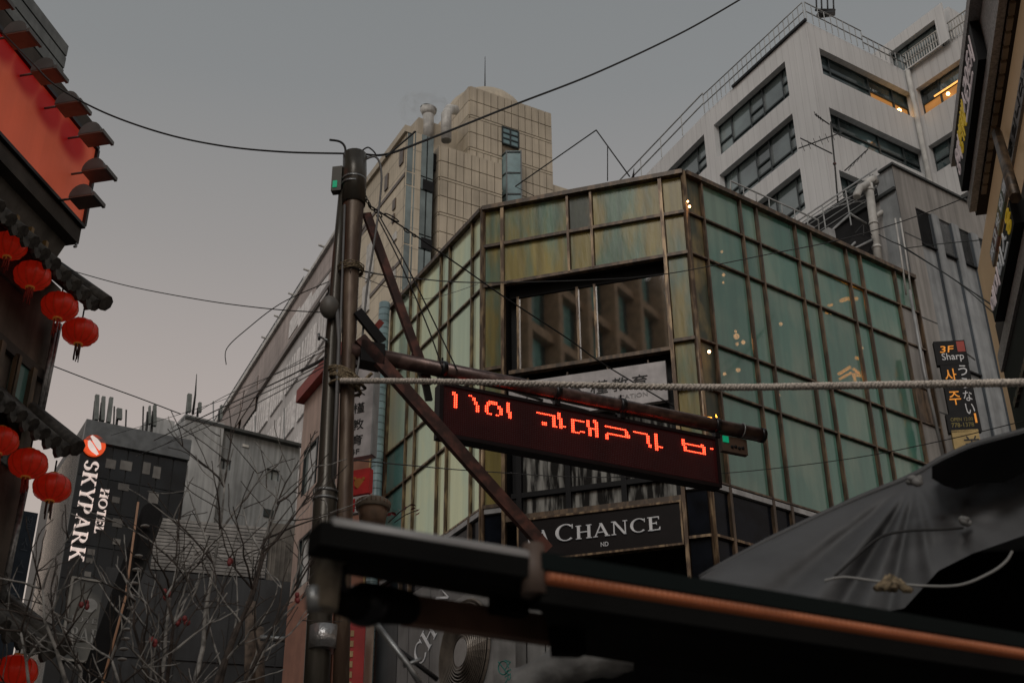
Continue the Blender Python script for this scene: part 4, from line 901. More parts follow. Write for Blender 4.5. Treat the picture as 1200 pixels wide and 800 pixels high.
# lamp shade painted into the board colour and glow: soft red discs made of nested rings
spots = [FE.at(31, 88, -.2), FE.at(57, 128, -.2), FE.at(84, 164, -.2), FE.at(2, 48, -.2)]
def board_shade_mat():
    M = redb.copy(); M.name = 'billboard_shade'; nd = M.node_tree.nodes; l = M.node_tree.links; b = nd['Principled BSDF']
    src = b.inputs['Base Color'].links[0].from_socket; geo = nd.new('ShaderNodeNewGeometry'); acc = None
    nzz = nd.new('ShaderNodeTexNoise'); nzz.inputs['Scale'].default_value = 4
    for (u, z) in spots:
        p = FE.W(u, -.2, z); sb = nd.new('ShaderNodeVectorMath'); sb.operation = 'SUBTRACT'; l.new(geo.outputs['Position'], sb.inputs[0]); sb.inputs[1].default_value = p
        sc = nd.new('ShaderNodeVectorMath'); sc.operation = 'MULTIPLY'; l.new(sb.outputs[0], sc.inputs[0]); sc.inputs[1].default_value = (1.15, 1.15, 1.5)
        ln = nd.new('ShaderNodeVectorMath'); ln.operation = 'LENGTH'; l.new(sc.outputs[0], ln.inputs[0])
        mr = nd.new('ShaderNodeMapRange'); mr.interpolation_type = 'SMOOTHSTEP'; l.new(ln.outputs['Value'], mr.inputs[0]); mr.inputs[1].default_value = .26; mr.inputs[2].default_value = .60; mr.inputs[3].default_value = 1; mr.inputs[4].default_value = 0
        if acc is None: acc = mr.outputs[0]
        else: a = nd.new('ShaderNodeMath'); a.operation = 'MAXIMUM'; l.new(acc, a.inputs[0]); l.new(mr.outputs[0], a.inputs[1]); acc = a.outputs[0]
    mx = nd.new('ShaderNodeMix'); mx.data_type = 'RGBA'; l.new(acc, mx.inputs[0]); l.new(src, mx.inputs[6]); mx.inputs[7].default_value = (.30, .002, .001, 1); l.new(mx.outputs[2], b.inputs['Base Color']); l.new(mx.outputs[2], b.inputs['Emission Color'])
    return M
[c for c in bb_.children if c.name.startswith('panel')][0].data.materials[0] = board_shade_mat()
# tiled eaves
def eave(zpx, w_out, u_end, u0, name, par, back=wW, drop=.62):
    z = zpx
    e = thing(name, FE.W(u_end, w_out, z)-par.location, None, None); e.parent = par
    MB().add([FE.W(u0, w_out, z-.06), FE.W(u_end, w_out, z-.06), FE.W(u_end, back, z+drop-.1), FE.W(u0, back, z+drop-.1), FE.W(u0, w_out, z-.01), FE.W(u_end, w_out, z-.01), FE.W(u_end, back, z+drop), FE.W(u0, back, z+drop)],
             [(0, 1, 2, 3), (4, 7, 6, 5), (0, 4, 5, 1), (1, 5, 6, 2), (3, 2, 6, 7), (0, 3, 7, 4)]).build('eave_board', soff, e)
    n = int((u_end-u0)/.27)
    src = None
    for k in range(n+1):
        u = u_end-.06-k*.27
        if src is None:
            a = FE.W(u, w_out+.07, z-.05); b_ = FE.W(u, back, z+drop+.02); mbt = MB().tube([a, (a+b_)/2+Vector((0, 0, -.02)), b_], .095, 8); src = mbt.build('tile', tile, e); base = u
        else:
            o = src.copy(); COL.objects.link(o); o.location = src.location+FE.u*(u-base)+Vector((0, 0, random.uniform(-.015, .015)))
        if k < n:
            uu_ = u-.135; MB().add([FE.W(uu_-.10, w_out+.05, z-.02), FE.W(uu_+.10, w_out+.05, z-.02), FE.W(uu_+.06, w_out+.05, z-.16), FE.W(uu_, w_out+.05, z-.20), FE.W(uu_-.06, w_out+.05, z-.16),
                FE.W(uu_-.10, w_out+.0, z-.02), FE.W(uu_+.10, w_out+.0, z-.02), FE.W(uu_+.06, w_out, z-.16), FE.W(uu_, w_out, z-.20), FE.W(uu_-.06, w_out, z-.16)], [(0, 4, 3, 2, 1), (5, 6, 7, 8, 9), (0, 1, 6, 5), (1, 2, 7, 6), (2, 3, 8, 7), (3, 4, 9, 8), (4, 0, 5, 9)]).build('drip_tile', tile, e)
    MB().tube([FE.W(u_end+.05, w_out+.16, z+.03), FE.W(u_end+.05, back, z+drop+.12)], .12, 8).build('end_ridge', tile, e)
    return e
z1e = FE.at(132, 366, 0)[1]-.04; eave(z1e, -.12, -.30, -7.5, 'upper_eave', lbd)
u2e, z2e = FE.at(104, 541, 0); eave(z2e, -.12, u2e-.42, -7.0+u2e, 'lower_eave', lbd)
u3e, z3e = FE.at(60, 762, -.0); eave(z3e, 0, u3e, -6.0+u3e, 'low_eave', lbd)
# things on the wall between
piece('ledge_board', FE, UN, uWl+.02, FE.at(50, 425, wW)[1]-.3, FE.at(50, 425, wW)[1]-.15, wW, wW+.08, wallLd, lbd)
wr = (FE.at(2, 480, wW)[0], FE.at(24, 480, wW)[0]); zz0, zz1 = FE.at(12, 495, wW)[1]-.6, FE.at(12, 415, wW)[1]
wn = MB().box(FE, wr[0], wr[1], zz0, zz1, wW+.005, wW+.05).build('window', gT, lbd)
for u in (wr[0], (wr[0]+wr[1])/2-.2, wr[1]): piece('window_bar', FE, u-.05, u+.05, zz0, zz1, wW+.05, wW+.12, brz, wn)
for px in (-12, -40): 
    u = FE.at(px, 440, wW)[0]; piece('window_bar', FE, u-.05, u+.05, zz0, zz1, wW+.01, wW+.12, brz, wn)
for dx in (0, 4): MB().tube([FE.P(66+dx, 380, wW+.15), FE.P(44+dx, 490, wW+.15)], .035, 8).build('drain_pipe', galv, lbd)
MB().tube([FE.P(30, 570, wW+.15), FE.P(2, 705, wW+.15)], .045, 8).build('drain_pipe', galv, lbd)
for px, py in ((18, 262), (35, 276), (52, 292)):
    p = FE.P(px, py, -.3); MB().box(Face(p, 12.4), -.03, .03, p.z-.18, p.z+.12, -.03, .03).build('gilt_bracket', mat('gilt_dull', (.20, .12, .04), .5), lbd)
hk = MB().tube([FE.P(89, 285, -.2), FE.P(89, 289, -.2), FE.P(87, 289, -.2)], .02, 5).build('hook', galv, lbd)
# navy banner
fb = Face(pd(30, 600, 19), 60)
bn = thing('navy_banner', fb.P(20, 720), 'narrow navy blue vertical banner with faint pale characters at the left edge', 'banner')
a = fb.at(27, 598); b_ = fb.at(45, 600); c = fb.at(22, 730)
MB().box(fb, a[0], b_[0], c[1]-.6, a[1], -.04, 0).build('cloth', navy, bn)
for k, chh in enumerate('설소스고기점'): 
    hh = (a[1]-c[1])/5; fit(MB(), text_mesh(chh), fb, a[0]+.06, b_[0]-.06, a[1]-hh*(k+.8), a[1]-hh*(k+.2), 0, .006).build('character', mat('banner_print', (.11, .15, .19), .6), bn)
# lanterns
def lantern(px, py, rpx, lab, dark=False, w=-.35, tl=.34):
    c = FE.P(px, py, w); dist = (c-EYE).dot(CF); R = rpx*dist/FPX
    r = thing('red_lantern', c-Vector((0, 0, R*.75)), lab, 'lantern', 'round red lanterns hanging under the eaves')
    n = 36; prof = []
    for j in range(11):
        a = -pi/2+pi*j/10; prof.append((max(.24, cos(a)**.8 if cos(a) > 0 else 0), sin(a)*.76))
    vs = []
    for rr_, zz in prof:
        for i in range(n):
            rb_ = rr_*(1+(.035 if i % 3 == 0 else -.02)*(rr_ > .3)); vs.append(c+Vector((cos(2*pi*i/n)*rb_*R, sin(2*pi*i/n)*rb_*R, zz*R)))
    b = MB(); b.add(vs, [(j*n+i, j*n+(i+1) % n, (j+1)*n+(i+1) % n, (j+1)*n+i) for j in range(10) for i in range(n)], True); b.build('silk_globe', lanr, r)
    for s_, nm in ((1, 'top_ring'), (-1, 'bottom_ring')):
        MB().tube([c+Vector((0, 0, s_*R*.72)), c+Vector((0, 0, s_*R*.84))], R*.26, 14).build(nm, lano, r)
    rb2 = MB()
    for i in range(0, n, 3):
        a = 2*pi*i/n; rb2.tube([c+Vector((cos(a)*R*p[0]*1.045, sin(a)*R*p[0]*1.045, p[1]*R)) for p in prof[1:-1]], R*.014, 3, False)
    tag(rb2.build('ribs', mat('lantern_rib', (.42, .09, .02), .4), r), kind='stuff')
    ts = MB()
    for k in range(9):
        a = 2*pi*k/9+random.random(); q = c+Vector((cos(a)*R*.16, sin(a)*R*.16, -R*.84)); ts.tube([q, q+Vector((random.uniform(-.02, .02), random.uniform(-.02, .02), -tl*R*random.uniform(1.6, 3.0)))], [R*.045, R*.03], 5)
    ts.build('tassel', tassd if dark else tass, r)
    MB().tube([c+Vector((0, 0, R*.8)), c+Vector((0, 0, R*1.6))], .012, 5).build('hanging_cord', cab, r)
Ls = [(11, 288, 20, 'red lantern at the left photo edge, highest in the upper row', 0), (38, 323, 21, 'red lantern second from the left in the upper row, with a long tassel', 0), (70, 359, 21, 'red lantern third along the upper row, above the window', 0), (94, 389, 20.5, 'red lantern at the end of the upper row against the sky, with dark tassels', 1),
      (0, 516, 21, 'red lantern cut by the left photo edge in the middle row', 0), (33, 543, 22, 'middle lantern of the row under the lower eave', 0), (61, 571, 21.5, 'red lantern at the end of the lower row over the bright wall, with dark tassels', 1), (19, 786, 24, 'lone red lantern in the bottom left corner among twigs', 0)]
for a in Ls: lantern(*a)

# ================================================================== hotel block
h0 = pd(101, 492, 52); FHt = Face(h0, 60.6); zH = h0.z; uH = FHt.at(224, 517)[0]
hb_ = thing('hotel_building', FHt.W(0, 0, 0), 'black glass hotel block with a cream side wall and rooftop phone antennas', 'building')
MB().box(FHt, 0, uH, 0, zH, -8, -.12).build('core_wall', hotj, hb_)
MB().box(FHt, .0, uH, zH-.9, zH+.02, -.12, .10).build('parapet_band', mat('hotel_parapet', (.12, .13, .135), .4), hb_)
nc = 7; cw = uH/nc
for i in range(nc):
    for j in range(13):
        piece('glass_panel', FHt, i*cw+.03, (i+1)*cw-.03, zH-.95-(j+1)*1.45+.03, zH-.95-j*1.45, -.12, -.05, hot, hb_)
rnd = random.Random(3)
ww = mat('hotel_lit_blind', (.13, .125, .115), .2, objvar=.3)
for (x, y, ww_, hh_) in ((130, 543, 12, 11), (148, 545, 14, 11), (172, 548, 9, 14), (184, 553, 9, 14), (145, 570, 13, 8), (136, 585, 9, 7), (180, 583, 12, 12), (137, 634, 9, 7), (107, 646, 9, 7), (105, 656, 8, 6), (103, 672, 8, 6), (133, 677, 10, 6), (138, 612, 12, 10)):
    a = FHt.at(x-ww_/2, y); b_ = FHt.at(x+ww_/2, y); c = FHt.at(x, y+hh_/2); d_ = FHt.at(x, y-hh_/2); piece('window_blind', FHt, a[0], b_[0], c[1], d_[1], -.05, -.03, ww, hb_)
FHs = Face(h0, 150.6)
MB().box(FHs, -5.6, -.30, 0, zH-.4, -2.5, .0).build('cream_wall', hotw, hb_)
sgn = thing('hotel_sign', FHt.P(88, 650, .05), 'vertical illuminated HOTEL SKYPARK lettering with a round orange logo on black glass', 'sign')
a = FHt.at(99.0, 545); b_ = FHt.at(115.5, 545); zt = FHt.at(108, 541)[1]; zb_ = FHt.at(88, 658)[1]
fit(MB(), serif('SKYPARK', .16), FHt, a[0]-.02, b_[0], zb_, zt, .0, .12, turn=True).build('word_skypark', lett, sgn)
a = FHt.at(117.5, 575); b_ = FHt.at(127.5, 575); zt = FHt.at(120, 573)[1]; zb_ = FHt.at(112, 624.5)[1]
fit(MB(), serif('HOTEL', .14), FHt, a[0], b_[0], zb_, zt, .0, .12, turn=True).build('word_hotel', lett, sgn)
cc = FHt.at(110, 522.5); R_ = .46
disc = MB(); disc.tube([FHt.W(cc[0], -.04, cc[1]), FHt.W(cc[0], .10, cc[1])], R_, 28); disc.build('logo_disc', logo, sgn)
sw = MB()
for s_ in (1, -1):
    pts = []
    for i in range(11):
        t_ = i/10; x = .87*s_*(-.30+.50*t_); y = .87*s_*(.28 - .62*t_)
        pts.append((x+.10*s_*sin(pi*t_)*.6+s_*.08, y+s_*.14))
    for (xa, ya), (xb, yb), k in zip(pts, pts[1:], range(10)):
        wd = .035+.055*sin(pi*(k+.5)/10)
        sw.add([FHt.W(cc[0]+xa-wd, .115, cc[1]+ya-wd), FHt.W(cc[0]+xa+wd, .115, cc[1]+ya+wd), FHt.W(cc[0]+xb+wd, .115, cc[1]+yb+wd), FHt.W(cc[0]+xb-wd, .115, cc[1]+yb-wd)], [(0, 1, 2, 3)])
sw.build('logo_swirl', lett, sgn)
# framed poster
r4 = (FHt.at(79, 720)[0], FHt.at(133, 720)[0], FHt.at(100, 775)[1], FHt.at(108, 682)[1])
po = thing('wall_poster', FHt.W(r4[0], 0, r4[2]), 'large dim framed poster with a small emblem and HOTEL PARK lettering under the vertical sign', 'poster')
MB().box(FHt, r4[0], r4[1], r4[2], r4[3], -.04, .12).build('picture', mat('poster_print', (.10, .10, .09), .3, col2=(.03, .035, .035), scale=.6), po)
for a_, b_, c_, d_ in ((r4[0]-.08, r4[0], r4[2], r4[3]), (r4[1], r4[1]+.08, r4[2], r4[3]), (r4[0]-.08, r4[1]+.08, r4[3], r4[3]+.08), (r4[0]-.08, r4[1]+.08, r4[2]-.08, r4[2])): piece('frame', FHt, a_, b_, c_, d_, -.04, .18, mat('poster_frame', (.22, .21, .19), .4), po)
um = (r4[0]+r4[1])/2; MB().tube([FHt.W(um-.1, .12, r4[2]+2.15), FHt.W(um-.1, .14, r4[2]+2.15)], .28, 16).build('emblem', mat('poster_ink', (.26, .26, .25), .5), po)
fit(MB(), serif('HOTEL'), FHt, um-.9, um+.5, r4[2]+1.45, r4[2]+1.68, .12, .02).build('small_word', mat('poster_ink', (.26, .26, .25), .5), po); fit(MB(), serif('PARK'), FHt, um-.7, um+.9, r4[2]+.7, r4[2]+1.25, .12, .02).build('big_word', mat('poster_ink', (.26, .26, .25), .5), po)
# phone antennas
pa = [(113.5, 491, 462, 4.6, 'leftmost grey panel antenna on the hotel roof'), (121, 492, 464, 4, 'second panel antenna from the left on the hotel roof'), (128, 494, 465, 4.4, 'third panel antenna on the hotel roof, slightly leaning')]
FO = Face(FHt.W(0, -1.2, 0), 60.6)
def panel_antenna(F, x, yb, yt, wpx, lab, lean=0):
    u, z = F.at(x, yb); u2, z2_ = F.at(x+lean, yt); r = thing('panel_antenna', F.W(u, 0, z-.6), lab, 'antenna', 'phone antennas on the rooftops')
    s = wpx/2*(F.at(x+1, yb)[0]-u)
    MB().add([F.W(u-s, 0, z), F.W(u+s, 0, z), F.W(u+s, -.2, z), F.W(u-s, -.2, z), F.W(u2-s, 0, z2_), F.W(u2+s, 0, z2_), F.W(u2+s, -.2, z2_), F.W(u2-s, -.2, z2_)], [(0, 1, 5, 4), (1, 2, 6, 5), (2, 3, 7, 6), (3, 0, 4, 7), (4, 5, 6, 7), (3, 2, 1, 0)]).build('panel', mat('antenna_panel', (.17, .19, .18), .6), r)
    MB().tube([F.W(u, -.25, z-1.6), F.W(u2, -.25, z2_-.2)], .06, 5).build('pole', cab, r)
for x, yb, yt, wp, lab in pa: panel_antenna(FO, x, yb, yt, wp, lab, 3 if 'lean' in lab else 1)
panel_antenna(FO, 140.5, 490, 478, 6, 'short square panel antenna on the hotel roof')
panel_antenna(FO, 176, 496, 475, 2, 'thin pair aerial left of the white panel on the hotel roof'); panel_antenna(FO, 182, 498, 474, 3.4, 'thin bright panel antenna on the right of the hotel roof')
rd = MB()
for x, yb, yt in ((133, 498, 476), (147, 502, 480), (167, 505, 476)): rd.tube([FO.P(x, yb+5), FO.P(x+1, yt)], .04, 4)
tag(rd.build('roof_rods', cab), 'three thin bare rods standing on the hotel roof', 'antenna')

# ================================================================== grey rendered building
g0 = pd(215, 487, 58); FG = Face(g0, 57); zG = g0.z; uG = FG.at(352, 520)[0]; uG1 = FG.at(261, 497)[0]
gg = thing('grey_building', FG.W(0, 0, 0), 'grey rendered building with two small windows right of the black glass hotel', 'building')
MB().box(FG, 0, uG1, 0, zG, -3, .25).build('projecting_wall', grey2, gg)
wh = []
for x0, y0, x1, y1 in ((257, 536, 270, 551), (313, 548, 327, 564)):
    a = FG.at(x0, y0); c = FG.at(x1, y1); wh.append((a[0], c[0], c[1]+.0, a[1]))
m_ = MB(); walls(m_, FG, uG1, uG, 0, zG-.25, wh, .25); m_.build('front_wall', grey1, gg)
MB().box(FG, uG1, uG, 0, zG-.26, -7, -.27).build('back_wall', grey1, gg)
for R in wh: winset(FG, R, (.5,), [(), ()], mat('small_window', (.3, .33, .33), .2), gg, .2, .05)
piece('coping', FG, 0, uG, zG-.24, zG-.10, -.3, .30, hotj, gg)
MB().box(FG, -1.2, 0.0, 0, zG+.2, -3, -1.2).build('stair_wall', grey2, gg)
for z in (3,): pass
piece('wall_plate', FG, FG.at(284, 519)[0], FG.at(291, 523)[0], FG.at(288, 524)[1], FG.at(288, 521)[1], .0, .05, pipew, gg)
a = FG.at(310, 595); piece('wall_hatch', FG, FG.at(309, 596)[0], FG.at(321, 596)[0], FG.at(315, 606)[1], FG.at(315, 597)[1], .0, .06, Wfr, gg)
FO2 = Face(FG.W(0, -1, 0), 57)
panel_antenna(FO2, 222, 482, 461, 4.5, 'grey panel antenna at the left end of the grey building roof', 1)
panel_antenna(FO2, 235, 482, 471, 3, 'small panel antenna behind the tall rod on the grey building'); panel_antenna(FO2, 260, 490, 474, 1.5, 'slim dark aerial above the projecting wall corner')
rd = MB(); rd.tube([FO2.P(226, 485), FO2.P(229, 462), FO2.P(230.5, 438)], [.07, .05, .015], 5); tag(rd.build('whip_aerial', cab), 'tall thin whip aerial rising highest over the grey building', 'antenna')
rd = MB()
for x, yb, yt in ((250, 492, 470), (299, 502, 487), (333, 505, 478), (266, 440, 452)): 
    if x != 266: rd.tube([FO2.P(x, yb+8), FO2.P(x, yt)], .04, 4)
for x0, x1, y in ((294, 306, 505), (320, 331, 508)): rd.box(FO2, FO2.at(x0, y)[0], FO2.at(x1, y)[0], zG-.3, zG+.35, -.6, 0)
tag(rd.build('roof_boxes', grey1), 'low grey boxes with thin rods on the grey building roof', 'roof equipment')

# ================================================================== louvred block and dark wall below
v0 = pd(183, 607, 38); FV = Face(v0, 74); zV = v0.z; uV = FV.at(316, 617)[0]
lv = thing('louvred_block', FV.W(0, 0, 0), 'dark low block with a wide bank of pale horizontal louvres behind bare twigs', 'building')
zVb = FV.at(250, 674)[1]
MB().box(FV, 0, uV, 0, zV, -5, -.15).build('wall', dkp, lv)
nl_ = 15
for k in range(nl_):
    z = zV-(zV-zVb)*(k+.3)/nl_
    piece('louvre', FV, 0.02, uV-.02, z-.04, z+.045, -.14, .04, louv, lv)
for k in range(13): piece('louvre_post', FV, uV*k/12-.02, uV*k/12+.02, zVb, zV, -.02, .02, dkp, lv)
MB().box(FV, -1.2, uV+1.3, 0, zVb-.05, -5, .15).build('dark_wall', dkp, lv)
for k in range(8): piece('wall_panel', FV, -1.1+k*(uV+2.3)/8, -1.1+(k+1)*(uV+2.3)/8-.04, zVb-2.6, zVb-.15, .15, .19, dkp, lv)
for k in range(8): piece('wall_panel', FV, -1.1+k*(uV+2.3)/8, -1.1+(k+1)*(uV+2.3)/8-.04, zVb-5.4, zVb-2.68, .15, .19, dkp, lv)
cp = mat('corrugated_beige', (.25, .23, .20), .7, var=.2, streak=.3)
MB().box(FV, uV+.02, uV+1.25, zVb, zV+.2, -5, -.02).build('beige_bay', cp, lv)
for k in range(9): piece('bay_rib', FV, uV+.08+k*.135, uV+.12+k*.135, zVb, zV-.3, -.02, .04, cp, lv)
# black rounded column with pale plates and a lit tan rod
FK2 = Face(pd(175, 640, 30), 80)
kc = thing('black_column_sign', FK2.P(165, 780), 'black round topped column with a stack of pale plates in front of the hotel', 'sign')
a = FK2.at(162, 620)[0]; b_ = FK2.at(187, 620)[0]; zt = FK2.at(175, 600)[1]; um = (a+b_)/2; hw_ = (b_-a)/2
pts = [(um+hw_*cos(radians(t_)), zt+hw_*sin(radians(t_))) for t_ in range(0, 181, 15)]+[(a-.9, zt-4.5), (b_-.9, zt-4.5)]
m_ = MB(); n_ = len(pts); m_.add([FK2.W(x, 0, z) for x, z in pts]+[FK2.W(x, -.4, z) for x, z in pts], [tuple(range(n_-1, -1, -1)), tuple(range(n_, 2*n_))]+[(i, (i+1) % n_, n_+(i+1) % n_, n_+i) for i in range(n_)]); m_.build('column', blk, kc)
for px, py in ((170, 616), (162, 651), (160, 667), (157, 683), (154.5, 698), (154, 712), (151, 725), (149, 737), (147, 748), (145, 760), (143, 772)):
    p = FK2.P(px, py, .1); MB().sphere(p, .10, 10, 6, (1.1, .6, .42)).build('plate', mat('plate_pale', (.32, .31, .29), .5), kc)
MB().tube([FK2.P(162, 588, .3), FK2.P(147, 700, .3), FK2.P(120, 800, .3)], .028, 6).build('lit_rod', mat('rod_tan', (.38, .23, .15), .5, emit=(1, .5, .28), es=.06), kc)
# carved poles in the lower middle
cpm = thing('carved_posts', FV.P(300, 790, 3), 'weathered brown carved posts behind the twigs near the pole foot', 'post')
for x0, x1, y0, y1 in ((286, 300, 705, 800), (300, 305, 735, 800)):
    MB().tube([FV.P((x0+x1)/2, y1+30, 3), FV.P((x0+x1)/2+1, y0, 3)], [.18, .14], 8).build('post', mat('post_brown', (.17, .13, .10), .8, var=.3, scale=6), cpm)
o = MB().tube([FV.P(305, 747, 4), FV.P(352, 750, 4)], .075, 10).build('horizontal_pipe', galv); tag(o, 'short horizontal galvanised pipe left of the main pole foot', 'pipe')

# ================================================================== pink building beside the glass one
k0 = pd(357, 472, 30); FKp = Face(k0, 152.2); zK = k0.z
pb = thing('pink_building', FKp.W(0, 0, 0), 'narrow pink rendered building with a red roof edge behind the main pole', 'building')
m_ = MB()
ha = rect(FKp, [(356, 527), (374, 511), (370, 567), (352, 582)]); hb2 = rect(FKp, [(350, 631), (365, 621), (362, 680), (346, 692)])
uk1 = FKp.at(404, 420)[0]
zK2 = FKp.at(380, 446)[1]
walls(m_, FKp, 0, uk1, 0, zK, [ha, hb2], .15); m_.build('wall', pinkm, pb); MB().box(FKp, .01, uk1, 0, zK-.01, -5, -.17).build('core_wall', pinkd, pb)
for R in (ha, hb2): winset(FKp, R, (.85,), [(), ()], mat('pink_window_glass', (.30, .34, .33), .08, spec=.9), pb, .1, .07)
MB().box(FKp, -.1, uk1, zK, zK+.35, -.3, .2).build('roof_edge', redt, pb)
zz = FKp.at(350, 700)[1]
MB().box(FKp, -.02, uk1, 0, zz, -.1, .02).build('lower_wall', pinkd, pb)
# strip of wall between pole and glass building, with blue shaft
fs = Face(pd(440, 500, 27.6), 115)
sb = thing('yellow_stair_bay', fs.P(430, 600), 'narrow bay with cream and yellow frames between the pole and the glass building', 'building')
a = fs.at(415, 450)[0]; b_ = fs.at(448, 450)[0]
MB().box(fs, a, b_, 0, fs.at(440, 425)[1], -.2, 0).build('wall', mat('cream_bay', (.50, .38, .25), .7, var=.15), sb)
for x in (436, 440, 444): u = fs.at(x, 520)[0]; piece('frame', fs, u-.02, u+.02, 3, fs.at(440, 427)[1], 0, .06, yelw if x != 440 else brz, sb)
piece('dark_pane', fs, fs.at(437, 520)[0], fs.at(445, 520)[0], fs.at(441, 505)[1], fs.at(441, 455)[1], 0, .03, brz, sb)
sh = MB(); shp = thing('blue_shaft', FL.W(-4.75, .25, 0), 'pale blue ribbed round shaft running down the left edge of the glass building', 'pipe')
pt = FL.P(450.5, 360, .25); pb2 = Vector((pt.x, pt.y, 3)); pt2 = Vector((pt.x, pt.y, FL.at(454, 352, .25)[1]))
MB().tube([pb2, pt2], .13, 14).build('shaft', mat('shaft_blue', (.24, .34, .36), .3, var=.15), shp)
rg = MB()
for k in range(60): z = 7+k*(pt2.z-7)/60; rg.tube([Vector((pt.x, pt.y, z)), Vector((pt.x, pt.y, z+.012))], .136, 12, False)
tag(rg.build('rings', hotj, shp), kind='stuff')
# vertical education sign
fv = Face(pd(425, 480, 20), 112)
a = fv.at(400, 480); b_ = fv.at(437, 480); zt = fv.at(425, 424)[1]; zb_ = fv.at(425, 534)[1]
vs_ = boxsign('vertical_sign', fv, a[0], b_[0], zb_, zt, -.15, 0, signw, 'white vertical sign with black characters and 4F, just right of the pole')
u0 = fv.at(414, 480)[0]; u1 = fv.at(427, 480)[0]
for k, c_ in enumerate('木槿教育'):
    y = (460, 478, 497, 515)[k]; z = fv.at(420, y)[1]; fit(MB(), text_mesh(c_), fv, u0, u1, z-.095, z+.095, 0, .01).build('character', ink, vs_)
fit(MB(), text_mesh('4F'), fv, u0, u0+.16, fv.at(418, 532)[1], fv.at(418, 526)[1], 0, .01).build('floor_number', ink, vs_)
piece('side_rim', fv, b_[0], b_[0]+.03, zb_, zt, -.15, .02, stl, vs_)
a = fv.at(400, 560); b_ = fv.at(433, 560); zt = fv.at(425, 549)[1]; zb_ = fv.at(425, 578)[1]
rs_ = boxsign('red_food_sign', fv, a[0], b_[0], zb_, zt, -.12, 0, reds, 'small red sign with an orange round face picture beside the pole')
MB().tube([fv.P(421, 566, 0), fv.P(421, 566, .02)], .085, 18).build('orange_face', mat('orange_print', (.55, .22, .05), .6), rs_)
for x in (416, 426): MB().tube([fv.P(x, 560, 0), fv.P(x, 560, .022)], .025, 10).build('ear', mat('orange_print', (.55, .22, .05), .6), rs_)
a2 = (a[0], fv.at(431, 590)[0], fv.at(420, 600)[1], fv.at(420, 581)[1]); r2_ = boxsign('small_lower_sign', fv, *a2, -.1, -.0, signw, 'small white and red board under the red food sign')
MB().box(fv, fv.at(409, 592)[0], fv.at(416, 592)[0], a2[2]+.02, a2[3]-.04, 0, .012).build('red_mark', reds, r2_)
# terracotta planter
fp_ = Face(pd(437, 595, 12), 100)
pl = thing('planter_pot', fp_.P(437, 607), 'round clay pot with a pale slotted rim at the awning edge', 'pot')
c0 = fp_.P(437, 607); c1 = fp_.P(437, 595)
MB().tube([c0-Vector((0, 0, .1)), c1], [.115, .15], 18).build('pot_body', clay, pl)
MB().tube([c1-Vector((0, 0, .015)), c1+Vector((0, 0, .06)), c1+Vector((0, 0, .08))], [.165, .168, .14], 20).build('pot_rim', mat('rim_cream', (.40, .34, .27), .7), pl)
sl_ = MB()
for k in range(24): a = 2*pi*k/24; p = c1+Vector((cos(a)*.168, sin(a)*.168, .02)); sl_.tube([p, p+Vector((0, 0, .035))], .008, 4)
sl_.build('rim_slots', clay, pl)
pr_ = thing('red_leaf_sprig', fp_.P(470, 603), 'small sprig with dark red leaves in front of the pale glass', 'plant')
stt = MB(); stt.tube([fp_.P(455, 612), fp_.P(468, 600), fp_.P(483, 590)], .006, 5); stt.tube([fp_.P(462, 612), fp_.P(475, 603), fp_.P(490, 597)], .005, 5); stt.build('stem', bark, pr_)
rnd = random.Random(5)
for k in range(16):
    px, py = rnd.choice([(470, 599), (476, 596), (482, 590), (486, 593), (488, 600), (459, 603), (464, 600), (452, 598)]); px += rnd.uniform(-3, 3); py += rnd.uniform(-3, 3)
    c = fp_.P(px, py, rnd.uniform(-.05, .05)); n1 = Vector((rnd.uniform(-1, 1), rnd.uniform(-1, 1), rnd.uniform(-1, 1))).normalized(); n2 = n1.orthogonal().normalized()*.040; n3 = n1.cross(n2).normalized()*.026
    MB().add([c-n2, c-n3*.7+n2*.1, c+n2, c+n3*.7], [(0, 1, 2, 3)]).build('leaf', leafr, pr_)

# ================================================================== kiosk wall with fan (lower centre)
kf = Face(FL.W(0, .06, 0), 150.6)
kk = thing('panelled_shop_wall', kf.P(545, 800), 'grey panelled wall with big rotated white letters under the glass building', 'wall')
ztp = kf.at(520, 672)[1]
kx = [437, 467, 480, 505, 520, 545, 564]
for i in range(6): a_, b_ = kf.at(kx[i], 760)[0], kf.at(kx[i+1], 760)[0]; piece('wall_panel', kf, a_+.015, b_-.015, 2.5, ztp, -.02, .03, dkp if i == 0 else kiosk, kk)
fx = [566, 592, 618, 640, 656, 690, 724]
zt6 = FF.at(640, 690)[1]
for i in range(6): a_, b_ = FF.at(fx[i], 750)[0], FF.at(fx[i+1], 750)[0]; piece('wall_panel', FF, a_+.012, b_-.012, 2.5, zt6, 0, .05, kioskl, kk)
kf = Face(FL.W(0, .5, 0), 150.6)
def slant_letters(word, pxa, pxb, up):
    a = kf.P(*pxa, 0); b_ = kf.P(*pxb, 0); vs, fs = serif(word); x1 = max(v[0] for v in vs); ex = (b_-a)/x1; ey = up
    return MB().add([a+ex*v[0]+ey*v[1]+kf.n*(.01*v[2]+.0) for v in vs], fs)
upv = kf.P(487, 745)-kf.P(498, 766)
kf = Face(FL.W(0, .10, 0), 150.6); slant_letters('CH', (492, 783), (512, 742), (kf.P(484, 766)-kf.P(493, 783))*1.0).build('big_letters', lettg, kk)
slant_letters('N', (519, 713), (527, 697), (kf.P(510, 703)-kf.P(519, 713))).build('big_letters', lettg, kk)
kf = Face(FL.W(0, .5, 0), 150.6)
fu = thing('fan_unit', kf.P(545, 800, .1), 'large round fan grille of an outdoor air conditioner on the grey wall', 'air conditioner')
